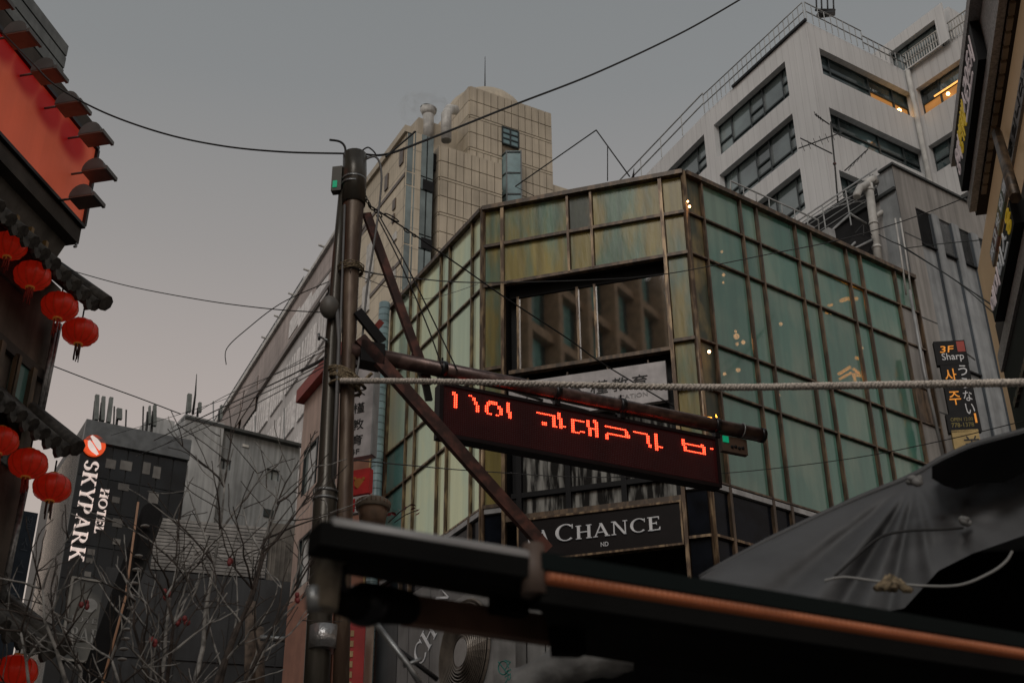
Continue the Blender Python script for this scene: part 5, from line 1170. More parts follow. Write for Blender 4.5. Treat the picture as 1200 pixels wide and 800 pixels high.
cu_, cz_ = kf.at(545, 765); rz = abs(kf.at(545, 705)[1]-cz_)
c = kf.W(cu_, .02, cz_)
MB().box(kf, cu_-rz*1.12, cu_+rz*1.12, cz_-rz*2.2, cz_+rz*1.15, -.42, 0).build('case', mat('case_grey', (.24, .24, .235), .5, streak=.2), fu)
g_ = MB()
for k in range(12):
    r_ = rz*(1-k*.062); pts = [kf.W(cu_+r_*cos(2*pi*i/36), .02+.03*(k > 0)+.004*k, cz_+r_*sin(2*pi*i/36)) for i in range(37)]; g_.tube(pts, rz*.016 if k else rz*.035, 4, False)
g_.build('grille_rings', mat('grille_wire', (.20, .17, .14), .4, .3), fu)
MB().tube([kf.W(cu_, -.01, cz_), kf.W(cu_, .012, cz_)], rz, 36).build('fan_well', mat('fan_well', (.03, .025, .022), .7), fu)
sp_ = MB()
for k in range(60):
    a = 2*pi*k/60; sp_.tube([kf.W(cu_+rz*.25*cos(a), .075, cz_+rz*.25*sin(a)), kf.W(cu_+rz*.62*cos(a+.25), .06, cz_+rz*.62*sin(a+.25)), kf.W(cu_+rz*.97*cos(a+.5), .05, cz_+rz*.97*sin(a+.5))], rz*.007, 3, False)
tag(sp_.build('grille_spokes', fan, fu), kind='stuff')
MB().tube([kf.W(cu_, .06, cz_), kf.W(cu_, .10, cz_)], rz*.26, 24).build('hub_disc', mat('hub_grey', (.24, .23, .22), .5), fu)
MB().tube([kf.W(cu_, .05, cz_), kf.W(cu_, .085, cz_)], rz*.40, 24).build('hub_ring', fan, fu)
lg = MB()
lg.tube([kf.P(590+6*cos(t_*.5), 778-8*sin(t_*.5)+4, .01) for t_ in range(0, 13)], .012, 4); lg.tube([kf.P(584, 775, .01), kf.P(596, 790, .01)], .012, 4)
o = lg.build('teal_logo', tealp, kk)
fit(MB(), text_mesh('AIR'), kf, kf.at(592, 790)[0], kf.at(599, 790)[0], kf.at(596, 800)[1], kf.at(596, 770)[1], .002, .006, turn=True).build('teal_word', tealp, kk)

# ================================================================== main pole with arm, braces and LED display
PH = 11.0
pA = pd(418, 412, PH); FAx = Face(Vector((0, 0, 0)), 65); FAx = Face(pA, 65.0)
pole = thing('street_pole', (pA.x-.05, pA.y, 0), 'tall double steel and rusty pole carrying the arm and the cables', 'pole')
FPo = Face(pd(405, 420, PH), 95)
def pc(px, py, w=0): return FPo.P(px, py, w)
MB().tube([pc(397, 900), pc(404.5, 600), pc(406.5, 480), pc(409, 400), pc(412, 300), pc(414, 245), pc(415.5, 187)], [.068, .068, .068, .070, .082, .105, .11], 18).build('rusty_post', pole2, pole)
MB().tube([pc(366, 900, -.02), pc(381.5, 575, -.02), pc(382, 566, -.02), pc(384.5, 500, -.02), pc(389, 400, -.02), pc(396, 300, -.02), pc(402, 225, -.02)], [.110, .108, .082, .075, .066, .055, .045], 18).build('steel_post', pole1, pole)
MB().tube([pc(415.7, 182, 0), pc(415.7, 205, 0), pc(414.5, 240, 0)], [.122, .122, .118], 18).build('top_sleeve', pole1, pole)
for (x, y, rr_, w_) in ((415, 212, .126, 0), (414, 218, .126, 0), (381.5, 577, .114, -.02), (381, 586, .114, -.02), (378, 640, .118, -.02)):
    c = pc(x, y, w_); MB().tube([c-Vector((0, 0, .012)), c+Vector((0, 0, .012))], rr_, 18).build('clamp_band', galv, pole)
c = pc(380, 748, 0); MB().tube([c-Vector((0, 0, .1)), c+Vector((0, 0, .1))], .135, 18).build('foil_band', mat('foil', (.4, .4, .4), .3, .7, bump=.5, bscale=25), pole)
b = MB(); cx = pc(386, 360, .1)
b.sphere(cx, .095, 14, 10, (1, 1, 1.25)); b.build('round_box', mat('pebble_grey', (.16, .15, .135), .5), pole)
b = MB(); b.tube([pc(395, 362, .1), pc(397, 400, .12), pc(394, 480, .12), pc(390, 560, .12)], .018, 6); b.tube([pc(393, 560, .11), pc(399, 380, .1), pc(404, 240, .1)], .012, 6); b.build('pole_conduit', wiregrey, pole)
b = MB(); b.tube([pc(374, 394, .0), pc(384, 399, .1)], .012, 6); b.tube([pc(373.5, 391), pc(374, 398)], .015, 6); b.build('bolt', galv, pole)
bx_ = thing('green_light_box', pc(392, 225), 'small translucent box with a green light at the top of the pole', 'signal light')
Fg = Face(pc(392, 210, .05), 100)
a = Fg.at(387, 222); b_ = Fg.at(400, 196); MB().box(Fg, Fg.at(388.5, 210)[0], Fg.at(400, 210)[0], Fg.at(393, 223)[1], Fg.at(393, 195)[1], -.08, 0).build('case', mat('box_olive', (.09, .085, .07), .4), bx_)
MB().box(Fg, Fg.at(389, 215)[0]+.01, Fg.at(395, 215)[0], Fg.at(393, 219.5)[1], Fg.at(393, 212)[1], 0, .008).build('green_lens', grn, bx_)
# arm
uA0, zA = FAx.at(412, 410); uA1 = FAx.at(893, 512)[0]; zarm = 7.58
MB().tube([FAx.W(uA0-.02, 0, zarm), FAx.W(uA1, 0, zarm)], .078, 16).build('arm', armm, pole)
MB().tube([FAx.W(uA1-.03, 0, zarm), FAx.W(uA1+.02, 0, zarm)], .082, 16).build('arm_cap', blkm, pole)
def beam(F, p, q, w, hw, m, name, par, d=.05):
    a = F.P(*p, w); b_ = F.P(*q, w); t_ = (b_-a).normalized(); s_ = t_.cross(F.n).normalized()*hw
    return MB().add([a-s_, a+s_, b_+s_, b_-s_]+[v+F.n*d for v in (a-s_, a+s_, b_+s_, b_-s_)], [(0, 1, 2, 3), (7, 6, 5, 4), (0, 4, 5, 1), (1, 5, 6, 2), (2, 6, 7, 3), (3, 7, 4, 0)]).build(name, m, par)
beam(FAx, (428.5, 252), (487, 414), -.10, .042, rust, 'upper_brace', pole); beam(FAx, (487, 414), (500, 452), -.10, .05, rust, 'upper_brace_end', pole); beam(FAx, (498, 450), (502, 470), -.1, .035, blkm, 'brace_foot', pole, .03)
beam(FAx, (420, 398), (560, 556), .03, .062, rust, 'lower_brace', pole, .06); beam(FAx, (560, 556), (640, 646), .03, .06, rust, 'lower_brace_end', pole, .06)
beam(FAx, (418, 366), (447, 402), .04, .05, blkm, 'gusset', pole, .04)
MB().box(FAx, FAx.at(420, 405)[0], FAx.at(448, 405)[0], zarm-.12, zarm+.10, -.09, .09).build('arm_socket', blkm, pole)
beam(FAx, (434, 392), (446, 378), -.2, .03, redt, 'red_end', pole, .04)
# rope wrap knots
rn = MB()
for k in range(10):
    c = pc(404+random.uniform(-3, 3), 437+k*1.9); rad = .13; ti = random.uniform(-.03, .03)
    rn.tube([c+Vector((cos(a)*rad, sin(a)*rad, ti*cos(a)*2)) for a in [i*pi/8 for i in range(17)]], .014, 6, False)
rn.tube([pc(414, 449, .12), pc(425, 447, .16), pc(436, 437, .16)], .018, 6); rn.tube([pc(415, 440, .14), pc(428, 455, .18), pc(421, 446, .2)], .016, 6)
rn.build('rope_binding', ropet, pole)
rn = MB()
for k in range(7):
    c = pc(411+random.uniform(-2, 2), 312+k*1.2); rad = .12
    rn.tube([c+Vector((cos(a)*rad, sin(a)*rad, random.uniform(-.012, .012))) for a in [i*pi/8 for i in range(17)]], .006, 5, False)
rn.build('wire_binding', ropet, pole)
# chain links and turnbuckles to the right of the pole top
cl = MB()
def link(p, q, r=.035, th=.007):
    a, b_ = Vector(p), Vector(q); t_ = (b_-a); L = t_.length; t_.normalize(); s_ = t_.cross(Vector((0, 0, 1)) if random.random() < .5 else FAx.n).normalized()
    c_ = (a+b_)/2; cl.tube([c_+t_*cos(x)*L*.6+s_*sin(x)*r for x in [i*pi/7 for i in range(15)]], th, 5, False)
ch_ = [(426, 228), (429, 234), (432, 238), (434, 243), (439, 246), (443, 249), (447, 254)]
for p_, q_ in zip(ch_, ch_[1:]): link(FAx.P(*p_), FAx.P(*q_), .02)
for p_, q_ in (((452, 251), (466, 259)), ((474, 268), (479, 272)), ((484, 275), (487, 277))): link(FAx.P(*p_), FAx.P(*q_), .018)
cl.build('chain', cab, pole)
# LED display
led = thing('led_display', FAx.W(2.3, 0, 6.86), 'long black LED display with red scrolling Korean letters hanging from the arm', 'led display')
ux0 = FAx.at(515.5, 449.5)[0]; ux1 = FAx.at(840, 512)[0]; lz0, lz1 = 6.875, 7.44
MB().box(FAx, ux0, ux1, lz0, lz1, -.13, .0).build('housing', sgnb, led)
for a_, b_, c_, d_ in ((ux0-.0, ux1, lz1-.03, lz1+.005), (ux0, ux1, lz0-.005, lz0+.035), (ux0-.005, ux0+.035, lz0+.035, lz1-.03), (ux1-.03, ux1+.005, lz0+.035, lz1-.03)): piece('rim', FAx, a_, b_, c_, d_, 0, .015, sgnb, led)
MB().box(FAx, ux0+.035, ux1-.03, lz0+.035, lz1-.03, -.002, .003).build('face', sgnp, led)
pit = .0192
def snap(u, z): return (round((u-ux0)/pit), round((z-lz0)/pit))
lit = set()
def stroke(pts, wd=2, vert=None):
    for (x0, y0), (x1, y1) in zip(pts, pts[1:]):
        n = max(2, int(hypot(x1-x0, y1-y0)/.7))
        for i in range(n+1):
            u, z = FAx.at(x0+(x1-x0)*i/n, y0+(y1-y0)*i/n, .01); a, b_ = snap(u, z)
            hor = abs(x1-x0) > abs(y1-y0)
            for d in range(wd): lit.add((a, b_-d) if hor else (a+d, b_))
o1 = lambda x, y: (510+x/7.06, 430+y/7.06); o2 = lambda x, y: (670+x/5.217, 470+y/5.217)
stroke([o1(153, 203), o1(165, 322)], 2)
stroke([o1(283, 230), o1(300, 243)], 1); stroke([o1(312, 262), o1(330, 295)], 2); stroke([o1(340, 315), o1(348, 362)], 2)
stroke([o1(415, 315), o1(412, 350), o1(425, 372)], 2); stroke([o1(432, 300), o1(455, 284), o1(505, 294)], 2); stroke([o1(518, 318), o1(535, 345), o1(538, 385)], 2); stroke([o1(510, 398), o1(528, 400)], 1); stroke([o1(440, 380), o1(458, 382)], 1)
stroke([o1(597, 295), o1(610, 418)], 2)
stroke([o1(842, 370), o1(968, 393)], 1); stroke([o1(842, 384), o1(960, 404)], 1) if False else None
stroke([o1(968, 393), o1(985, 495)], 2); stroke([o1(884, 452), o1(890, 475)], 3); stroke([o1(1020, 385), o1(1035, 503)], 2); stroke([o1(1050, 488), o1(1080, 493)], 1)
stroke([o1(1125, 432), o1(1130, 525)], 2); stroke([o2(0, 110), o2(75, 125)], 1); stroke([o2(0, 180), o2(78, 193)], 1); stroke([o2(95, 115), o2(108, 210)], 2); stroke([o2(140, 120), o2(148, 212)], 2); stroke([o2(112, 162), o2(138, 168)], 1)
stroke([o2(205, 155), o2(335, 180)], 1); stroke([o2(330, 185), o2(340, 215)], 2); stroke([o2(225, 198), o2(335, 218)], 1); stroke([o2(210, 203), o2(213, 226)], 2)
stroke([o2(385, 190), o2(465, 207)], 1); stroke([o2(460, 210), o2(472, 278)], 2); stroke([o2(507, 203), o2(520, 290)], 2); stroke([o2(530, 275), o2(552, 279)], 1)
stroke([o2(678, 238), o2(688, 290)], 2); stroke([o2(700, 258), o2(798, 274)], 1); stroke([o2(690, 295), o2(800, 318)], 1); stroke([o2(797, 265), o2(806, 316)], 2); stroke([o2(848, 290), o2(872, 294)], 1)
lm, om = MB(), MB()
nu_, nz_ = int((ux1-ux0)/pit), int((lz1-lz0)/pit)
for a in range(3, nu_-2):
    for b_ in range(3, nz_-2):
        u, z = ux0+a*pit, lz0+b_*pit; on = (a, b_) in lit; r_ = .0040 if on else .0033; d = .012 if on else .0055
        (lm if on else om).add([FAx.W(u-r_, .003, z-r_), FAx.W(u+r_, .003, z-r_), FAx.W(u+r_, .003, z+r_), FAx.W(u-r_, .003, z+r_), FAx.W(u, d, z)] if not on else [FAx.W(u+r_*x, d, z+r_*y) for x, y in ((-1, -1), (1, -1), (1, 1), (-1, 1))]+[FAx.W(u+r_*x, .003, z+r_*y) for x, y in ((-1, -1), (1, -1), (1, 1), (-1, 1))],
            [(0, 1, 4), (1, 2, 4), (2, 3, 4), (3, 0, 4)] if not on else [(0, 1, 2, 3), (0, 4, 5, 1), (1, 5, 6, 2), (2, 6, 7, 3), (3, 7, 4, 0)])
tag(lm.build('lit_diodes', sgnl, led), kind='stuff'); tag(om.build('unlit_diodes', sgno, led), kind='stuff')
for px in (517, 651, 727, 838):
    u = FAx.at(px+1, 440+(px-517)*.2)[0]
    MB().tube([FAx.W(u-.03, 0, zarm), FAx.W(u+.03, 0, zarm)], .09, 14).build('arm_clamp', blkm, led); piece('hanger', FAx, u-.03, u+.03, lz1, zarm-.05, -.03, .03, blkm, led); piece('clamp_bolt', FAx, u-.008, u+.008, zarm+.06, zarm+.13, -.01, .01, blkm, led)
# white tubes above the display
for x0, y0, x1, y1 in ((602, 458, 636, 469), (655, 473, 690, 482), (523, 442, 545, 449)):
    MB().tube([FAx.P(x0, y0, -.12), FAx.P(x1, y1, -.12)], .016, 8).build('lamp_tube', pipew, led)
sx = thing('signal_box', FAx.W(uA1-.4, 0, zarm-.3), 'small control box with green lights hanging near the arm tip', 'signal light')
u = FAx.at(846, 516)[0]; u2 = FAx.at(876, 525)[0]
MB().box(FAx, u, u2, zarm-.27, zarm-.09, -.06, .0).build('board', mat('box_brown', (.10, .06, .04), .6), sx)
MB().box(FAx, u+.01, u+.08, zarm-.17, zarm-.10, 0, .012).build('green_lens', grn, sx)
for k in range(4): MB().sphere(FAx.W(u+.12+k*.045, .0, zarm-.21+.01*(k % 2)), .02, 8, 6).build('knob', blk, sx)
MB().tube([FAx.W(u2-.06+cos(a)*.01, sin(a)*.085, zarm+cos(a)*.085) for a in [i*pi/7 for i in range(15)]], .008, 5, False).build('wire_loop', galv, sx)

# ================================================================== cables
def cable(pts, r, m, label, name='cable', cat='cable', sag=0, n=24, group=None):
    """pts: list of (px, py, horizontal distance) passing points"""
    P3 = [pd(x, y, h) for x, y, h in pts]
    out = []
    for i in range(len(P3)-1):
        p0 = P3[max(i-1, 0)]; p1 = P3[i]; p2 = P3[i+1]; p3 = P3[min(i+2, len(P3)-1)]
        for k in range(n+(i == len(P3)-2)):
            t_ = k/n; out.append(.5*((2*p1)+(p2-p0)*t_+(2*p0-5*p1+4*p2-p3)*t_*t_+(3*p1-p0-3*p2+p3)*t_**3))
    o = MB().tube(out, r, 6).build(name, m); return tag(o, label, cat, group)
cable([(-6, 30, 14), (36, 72, 13.3), (66, 101, 13), (120, 131, 12.6), (190, 156, 12), (260, 171, 11.7), (330, 178, 11.3), (402, 180, 11)], .011, cab, 'thin dark cable sagging from the billboard to the pole top')
cable([(422, 180, 11), (452, 181, 11.1), (500, 164, 11.5), (600, 124, 12.5), (700, 85, 13.5), (800, 38, 14.5), (872, -3, 15)], .013, cab, 'heavy dark cable rising from the pole top to the upper right')
cable([(420, 191, 11), (440, 184, 11), (447, 204, 11), (444, 245, 11), (436, 300, 11), (430, 340, 11), (424, 400, 11), (417, 445, 10.9)], .011, wiregrey, 'loose grey cable hanging down beside the pole')
cable([(425, 176, 11), (432, 173, 11), (440, 181, 11), (430, 184, 11), (425, 177, 11)], .008, cab, 'small loop of cable at the pole top')
cable([(405, 182, 11), (404, 172, 11), (398, 166, 11), (386, 164, 11)], .012, cab, 'bent stub of cable sticking up from the pole top')
cable([(452, 184, 11), (466, 172, 11.05), (480, 160, 11.1), (487, 154, 11.1)], .010, cab, 'short frayed cable end running up beside the heavy cable')
cable([(80, 316, 17), (150, 335, 15.5), (240, 352, 14), (318, 362, 12.5), (380, 366, 11)], .006, cab, 'thin wire from the upper eave to the middle of the pole')
cable([(58, 427, 18), (110, 447, 18), (165, 467, 18), (212, 485, 18)], .008, cab, 'thin dark wire from the left building down toward the hotel roof')
cable([(265, 427, 12), (266, 408, 12), (290, 385, 12), (330, 355, 11.6), (385, 330, 11)], .005, cab, 'curled hanging wire left of the pole')
for k, (y0, y1, x0) in enumerate(((514, 418, 180), (520, 424, 190), (500, 410, 200), (532, 428, 160), (508, 405, 130))):
    cable([(x0, y0+2, 20), (260, y0-(y0-y1)*.38, 17), (330, y1+(y0-y1)*.28, 13.5), (382, y1, 11)], (.009, .006, .005, .006, .004)[k], cab, ('thickest wire of the bundle running down left from the pole', 'second wire of the bundle left of the pole', 'thin upper wire above the hotel roof', 'lowest wire of the bundle left of the pole', 'faint wire crossing the phone antennas')[k])
cable([(353, 434, 12), (370, 426, 11.4), (384, 416, 11)], .016, cab, 'thick splice of cable just left of the pole')
cable([(432, 240, 11), (475, 268, 11.4), (541, 313, 12), (591, 348, 12.4), (666, 397, 13), (705, 425, 13.4), (790, 476, 13.9)], .008, cab, 'suspension wire from the pole top across the recessed window')
cable([(441, 252, 11), (470, 310, 11), (500, 380, 11.1), (518, 430, 11.2)], .007, cab, 'left stay wire from the pole to the arm clamp'); cable([(444, 252, 11), (480, 318, 11), (510, 380, 11.15), (536, 434, 11.25)], .007, cab, 'right stay wire from the pole to the arm')
cable([(408, 312, 10.9), (432, 319, 11.2), (475, 325, 13), (560, 331, 16), (690, 328, 19), (780, 321, 20), (900, 298, 20), (1000, 277, 20), (1100, 244, 20), (1204, 200, 19)], .009, cab, 'long thin wire from the pole across the glass facade to the right edge')
cable([(410, 318, 10.9), (450, 335, 12), (500, 350, 14), (560, 333, 17)], .004, cab, 'very thin slack wire beneath the long wire near the pole')
cable([(400, 537, 11), (480, 545, 13), (565, 552, 16), (700, 559, 19), (850, 554, 21), (990, 538, 20), (1100, 517, 18), (1204, 492, 16)], .007, cab, 'low thin wire crossing below the display to the right edge')
cable([(1030, 275, 24), (1045, 283, 24), (1060, 290, 24), (1110, 322, 22), (1172, 364, 18)], .012, cab, 'dark wire from the vent pipe to the shop building'); cable([(1060, 291, 24), (1120, 329, 22), (1170, 372, 18)], .009, cab, 'thin wire just below the one from the vent pipe'); cable([(1060, 291, 24), (1100, 286, 23), (1152, 281, 20)], .009, cab, 'nearly level wire over the dark slots')
# twisted rope
def rope():
    A_ = [pd(400, 446, 10.85), pd(520, 447, 10.2), pd(800, 453.5, 9), pd(1000, 451.5, 8.4), pd(1206, 448, 8)]
    P = []
    for i in range(4):
        p0 = A_[max(i-1, 0)]; p1 = A_[i]; p2 = A_[i+1]; p3 = A_[min(i+2, 4)]
        for k in range(110): t_ = k/110; P.append(.5*((2*p1)+(p2-p0)*t_+(2*p0-5*p1+4*p2-p3)*t_*t_+(3*p1-p0-3*p2+p3)*t_**3))
    m_ = MB(); t_ = (P[-1]-P[0]).normalized(); s_ = t_.cross(Vector((0, 0, 1))).normalized(); u_ = s_.cross(t_)
    for st_ in range(3): m_.tube([p+(s_*cos(i*.95+st_*2.094)+u_*sin(i*.95+st_*2.094))*.0145 for i, p in enumerate(P)], .0148, 6)
    tag(m_.build('twisted_rope', ropem), 'pale twisted rope stretched from the pole to the right photo edge', 'rope')
rope()

# ================================================================== bare tree at lower left
def tree():
    rnd = random.Random(11)
    base = pd(175, 1010, 7.6); root = thing('bare_tree', (base.x, base.y, 0), 'leafless tree of thin grey twigs in front of the hotel and louvred block', 'tree')
    MB().tube([Vector((base.x, base.y, 0)), base+Vector((0, 0, -.6)), base+Vector((.05, .0, .0))], [.10, .08, .06], 10).build('trunk', bark, root)
    tw, tl_, bud = MB(), MB(), MB()
    def grow(p, d, L, r, depth, sink):
        n = 7; pts = [p]; cur = p.copy(); dd = d.copy()
        for i in range(n):
            dd = (dd+Vector((rnd.gauss(0, .11), rnd.gauss(0, .11), rnd.gauss(0, .08)+.03))).normalized(); cur = cur+dd*L/n; pts.append(cur.copy())
        sink.tube(pts, [max(.0028, r*(1-.75*i/n)) for i in range(n+1)], 5, False)
        if depth <= 0: return
        for k in range(rnd.choice((3, 4, 5)) if depth > 1 else rnd.choice((2, 3, 4))):
            i = rnd.randint(2, n-1); q = pts[i]; ax = Vector((rnd.gauss(0, 1), rnd.gauss(0, .6), rnd.gauss(0, 1))).normalized()
            nd = (dd+ax*rnd.uniform(.6, 1.15)).normalized(); nd.z = nd.z*.8+.12
            grow(q, nd.normalized(), L*rnd.uniform(.45, .72), r*.52, depth-1, tl_ if rnd.random() < .33 else tw)
    for px, py, dist in ((48, 690, 7), (150, 700, 7.2), (205, 660, 7.4), (262, 570, 7.4), (305, 650, 7.2), (325, 590, 7.8), (200, 700, 6.8), (340, 700, 7.4), (80, 730, 7.5), (130, 770, 7.0), (25, 740, 7.4)):
        end = pd(px, py, dist); st_ = base+Vector((rnd.uniform(-.08, .08), rnd.uniform(-.08, .08), rnd.uniform(-.3, 0)))
        d = end-st_; L = d.length; b = MB(); mid = (st_+end)/2+Vector((rnd.gauss(0, .1), rnd.gauss(0, .1), -.04)); d.normalize()
        pts = []
        for i in range(11):
            t_ = i/10; pts.append((1-t_)**2*st_+2*t_*(1-t_)*mid+t_*t_*end+Vector((rnd.gauss(0, .014), rnd.gauss(0, .014), rnd.gauss(0, .01))))
        b.tube(pts, [.028*(1-.78*i/10) for i in range(11)], 6); b.build('branch', bark if rnd.random() < .6 else barkl, root)
        for i in range(4, 11):
            for rep in range(1 if i < 8 else 2):
                ax = Vector((rnd.gauss(0, 1), rnd.gauss(0, .5), rnd.gauss(0, .8))).normalized(); nd = (d+ax*.9).normalized()
                grow(pts[i], nd, L*rnd.uniform(.16, .30), .0075, 1, tl_ if rnd.random() < .55 else tw)
        grow(end, d, L*.25, .006, 1, tw)
    tag(tw.build('dark_twigs', bark, root), kind='stuff'); tag(tl_.build('lit_twigs', barkl, root), kind='stuff')
    for px, py in ((100, 706), (196, 695), (205, 726), (178, 753), (216, 729), (272, 658), (346, 700)):
        c = pd(px, py, 7.1); m_ = MB()
        for k in range(3): q = c+Vector((rnd.uniform(-.02, .02), rnd.uniform(-.02, .02), rnd.uniform(-.02, .02))); m_.sphere(q, .014, 7, 5, (1, 1, 1.3))
        m_.build('red_bud', leafr, root)
tree()
# grey metal rods near the pole foot
rdm = MB(); rdm.tube([pd(438, 727, 5), pd(478, 778, 5), pd(492, 800, 5)], .012, 8); rdm.tube([pd(472, 780, 5.01), pd(494, 772, 5.01)], .008, 6); tag(rdm.build('metal_rod', galv), 'bright slanting metal rod under the brown beam', 'rod')
rdm = MB(); rdm.tube([pd(462, 757, 5.2), pd(513, 796, 5.2)], .010, 6); tag(rdm.build('black_rod', blk), 'thin black rod crossing the bright metal rod', 'rod')

# red shop banner behind pole foot
fr_ = Face(pd(415, 770, 13), 90); rb_ = boxsign('red_banner', fr_, fr_.at(409, 760)[0], fr_.at(427, 760)[0], 2.6, fr_.at(415, 728)[1], -.05, 0, reds, 'red vertical banner with small yellow marks at the foot of the pole', 'banner')
for k in range(6): z = fr_.at(414, 742+k*12)[1]; MB().box(fr_, fr_.at(410, 760)[0], fr_.at(414, 760)[0], z-.03, z+.03, 0, .01).build('yellow_mark', yelw, rb_)
fr2 = Face(pd(430, 770, 13.2), 90); o = MB().box(fr2, fr2.at(428, 760)[0], fr2.at(437, 760)[0], 2.6, fr2.at(430, 690)[1], -.05, 0).build('cream_post', mat('cream_post', (.42, .33, .26), .6)); tag(o, 'cream post between the red banner and the grey panels', 'post')

# ================================================================== foreground awning
AZA = 63.2
zA1 = 2.36
a0 = pz(374, 604, zA1); FW1 = Face(a0, AZA)
aw = thing('awning', (a0.x, a0.y, 0), 'out of focus black awning with an orange rope light strip across the foreground', 'awning')
uS = FW1.at(628, 640)[0]; uEnd_ = FW1.at(1290, 760)[0]
MB().tube([FW1.W(0.02, 0, zA1-.012), FW1.W(uS+.1, 0, zA1-.012)], .013, 12).build('grey_rail', awnr, aw)
MB().box(FW1, -.0, uS+.05, zA1-.05, zA1-.012, -.05, .012).build('front_profile', awnm, aw)
sl0 = MB()
pA_ = [FW1.W(.06, -.02, zA1-.045), FW1.W(uS+.1, -.02, zA1-.045)]
p1_ = pd(404, 672, 2.35); 
sl0.add([FW1.W(.05, -.02, zA1-.02), FW1.W(uS+.3, -.02, zA1-.02), FW1.P(668, 716, -.30), FW1.P(405, 673, -.30), FW1.W(.05, -.02, zA1-.0), FW1.W(uS+.3, -.02, zA1-.0), FW1.P(668, 705, -.32), FW1.P(405, 663, -.32)],
        [(0, 1, 2, 3), (4, 7, 6, 5), (0, 4, 5, 1), (1, 5, 6, 2), (2, 6, 7, 3), (3, 7, 4, 0)]).build('canopy_fabric', awnm, aw)
MB().box(FW1, uS, uEnd_, zA1-.035, zA1-.0055, -.03, .02).build('upper_profile', awng, aw)
zS1 = FW1.at(860, 678, .022)[1]; 
MB().box(FW1, uS+.01, uEnd_, zA1-.053, zA1-.039, -.03, .020).build('light_strip', awno, aw)  # faintly glowing strip of the beaded rope light
bd = MB()
for k in range(int((uEnd_-uS)/.012)): bd.sphere(FW1.W(uS+.02+k*.012, .021, zA1-.046), .0062, 6, 4)
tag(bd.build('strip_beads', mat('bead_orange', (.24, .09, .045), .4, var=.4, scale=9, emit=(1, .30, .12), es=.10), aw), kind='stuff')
MB().box(FW1, uS+.0, uEnd_, zA1-.09, zA1-.059, -.03, .016).build('under_profile', awnm, aw)
MB().tube([FW1.W(uS-.005, .0, zA1+.012), FW1.W(uS-.005, .0, zA1-.075)], [.018, .022], 10).build('end_cap', mat('cap_brown', (.10, .07, .055), .6), aw)
for k in range(0): piece('strip_screw', FW1, uS+.1+k*.3, uS+.106+k*.3, zA1-.05, zA1-.044, .024, .027, brz, aw)
m_ = MB(); w2_ = -.55
m_.add([FW1.W(uS, -.02, zA1-.07), FW1.W(uEnd_, -.02, zA1-.07), FW1.P(1290, 860, w2_), FW1.P(662, 764, w2_), FW1.W(uS, -.02, zA1-.05), FW1.W(uEnd_, -.02, zA1-.05), FW1.P(1290, 850, w2_-.02), FW1.P(662, 752, w2_-.02)],
        [(0, 1, 2, 3), (4, 7, 6, 5), (0, 4, 5, 1), (1, 5, 6, 2), (2, 6, 7, 3), (3, 7, 4, 0)]).build('lower_canopy_fabric', awnm, aw)
beam(FW1, (470, 717), (668, 745), -.34, .026, brnp, 'cross_beam', aw, .03)
beam(FW1, (592, 690), (592, 722), -.30, .035, awnm, 'hanger_block', aw, .03); beam(FW1, (655, 700), (662, 770), -.29, .03, awnm, 'hanger_block', aw, .03)
# joint and bracket at the left end
MB().tube([FW1.P(388, 633, -.1), FW1.P(386, 655, -.1), FW1.P(381, 714, -.1)], [.030, .022, .020], 12).build('bracket_arm', brak, aw)
MB().sphere(FW1.P(398, 640, -.1), .036, 14, 10, (1.1, .8, .8)).build('bracket_knuckle', brak, aw)
MB().tube([FW1.P(370, 640, -.1), FW1.P(383, 638, -.1)], .014, 10).build('bracket_bolt', galv, aw)
MB().tube([FW1.P(367, 688, -.1), FW1.P(368, 714, -.1)], .013, 10).build('pale_tube', galv, aw)
b = MB(); b.tube([FW1.P(392, 706, -.15), FW1.P(430, 706, -.2), FW1.P(478, 712, -.25)], [.018, .035, .030], 12); b.build('joint_housing', awnm, aw)
MB().sphere(FW1.P(428, 708, -.2), .042, 14, 10, (1, 1, .9)).build('joint_ball', blkm, aw)
MB().tube([FW1.P(402, 650, -.12), FW1.P(399, 680, -.14), FW1.P(404, 705, -.16)], .010, 8).build('joint_link', blkm, aw)

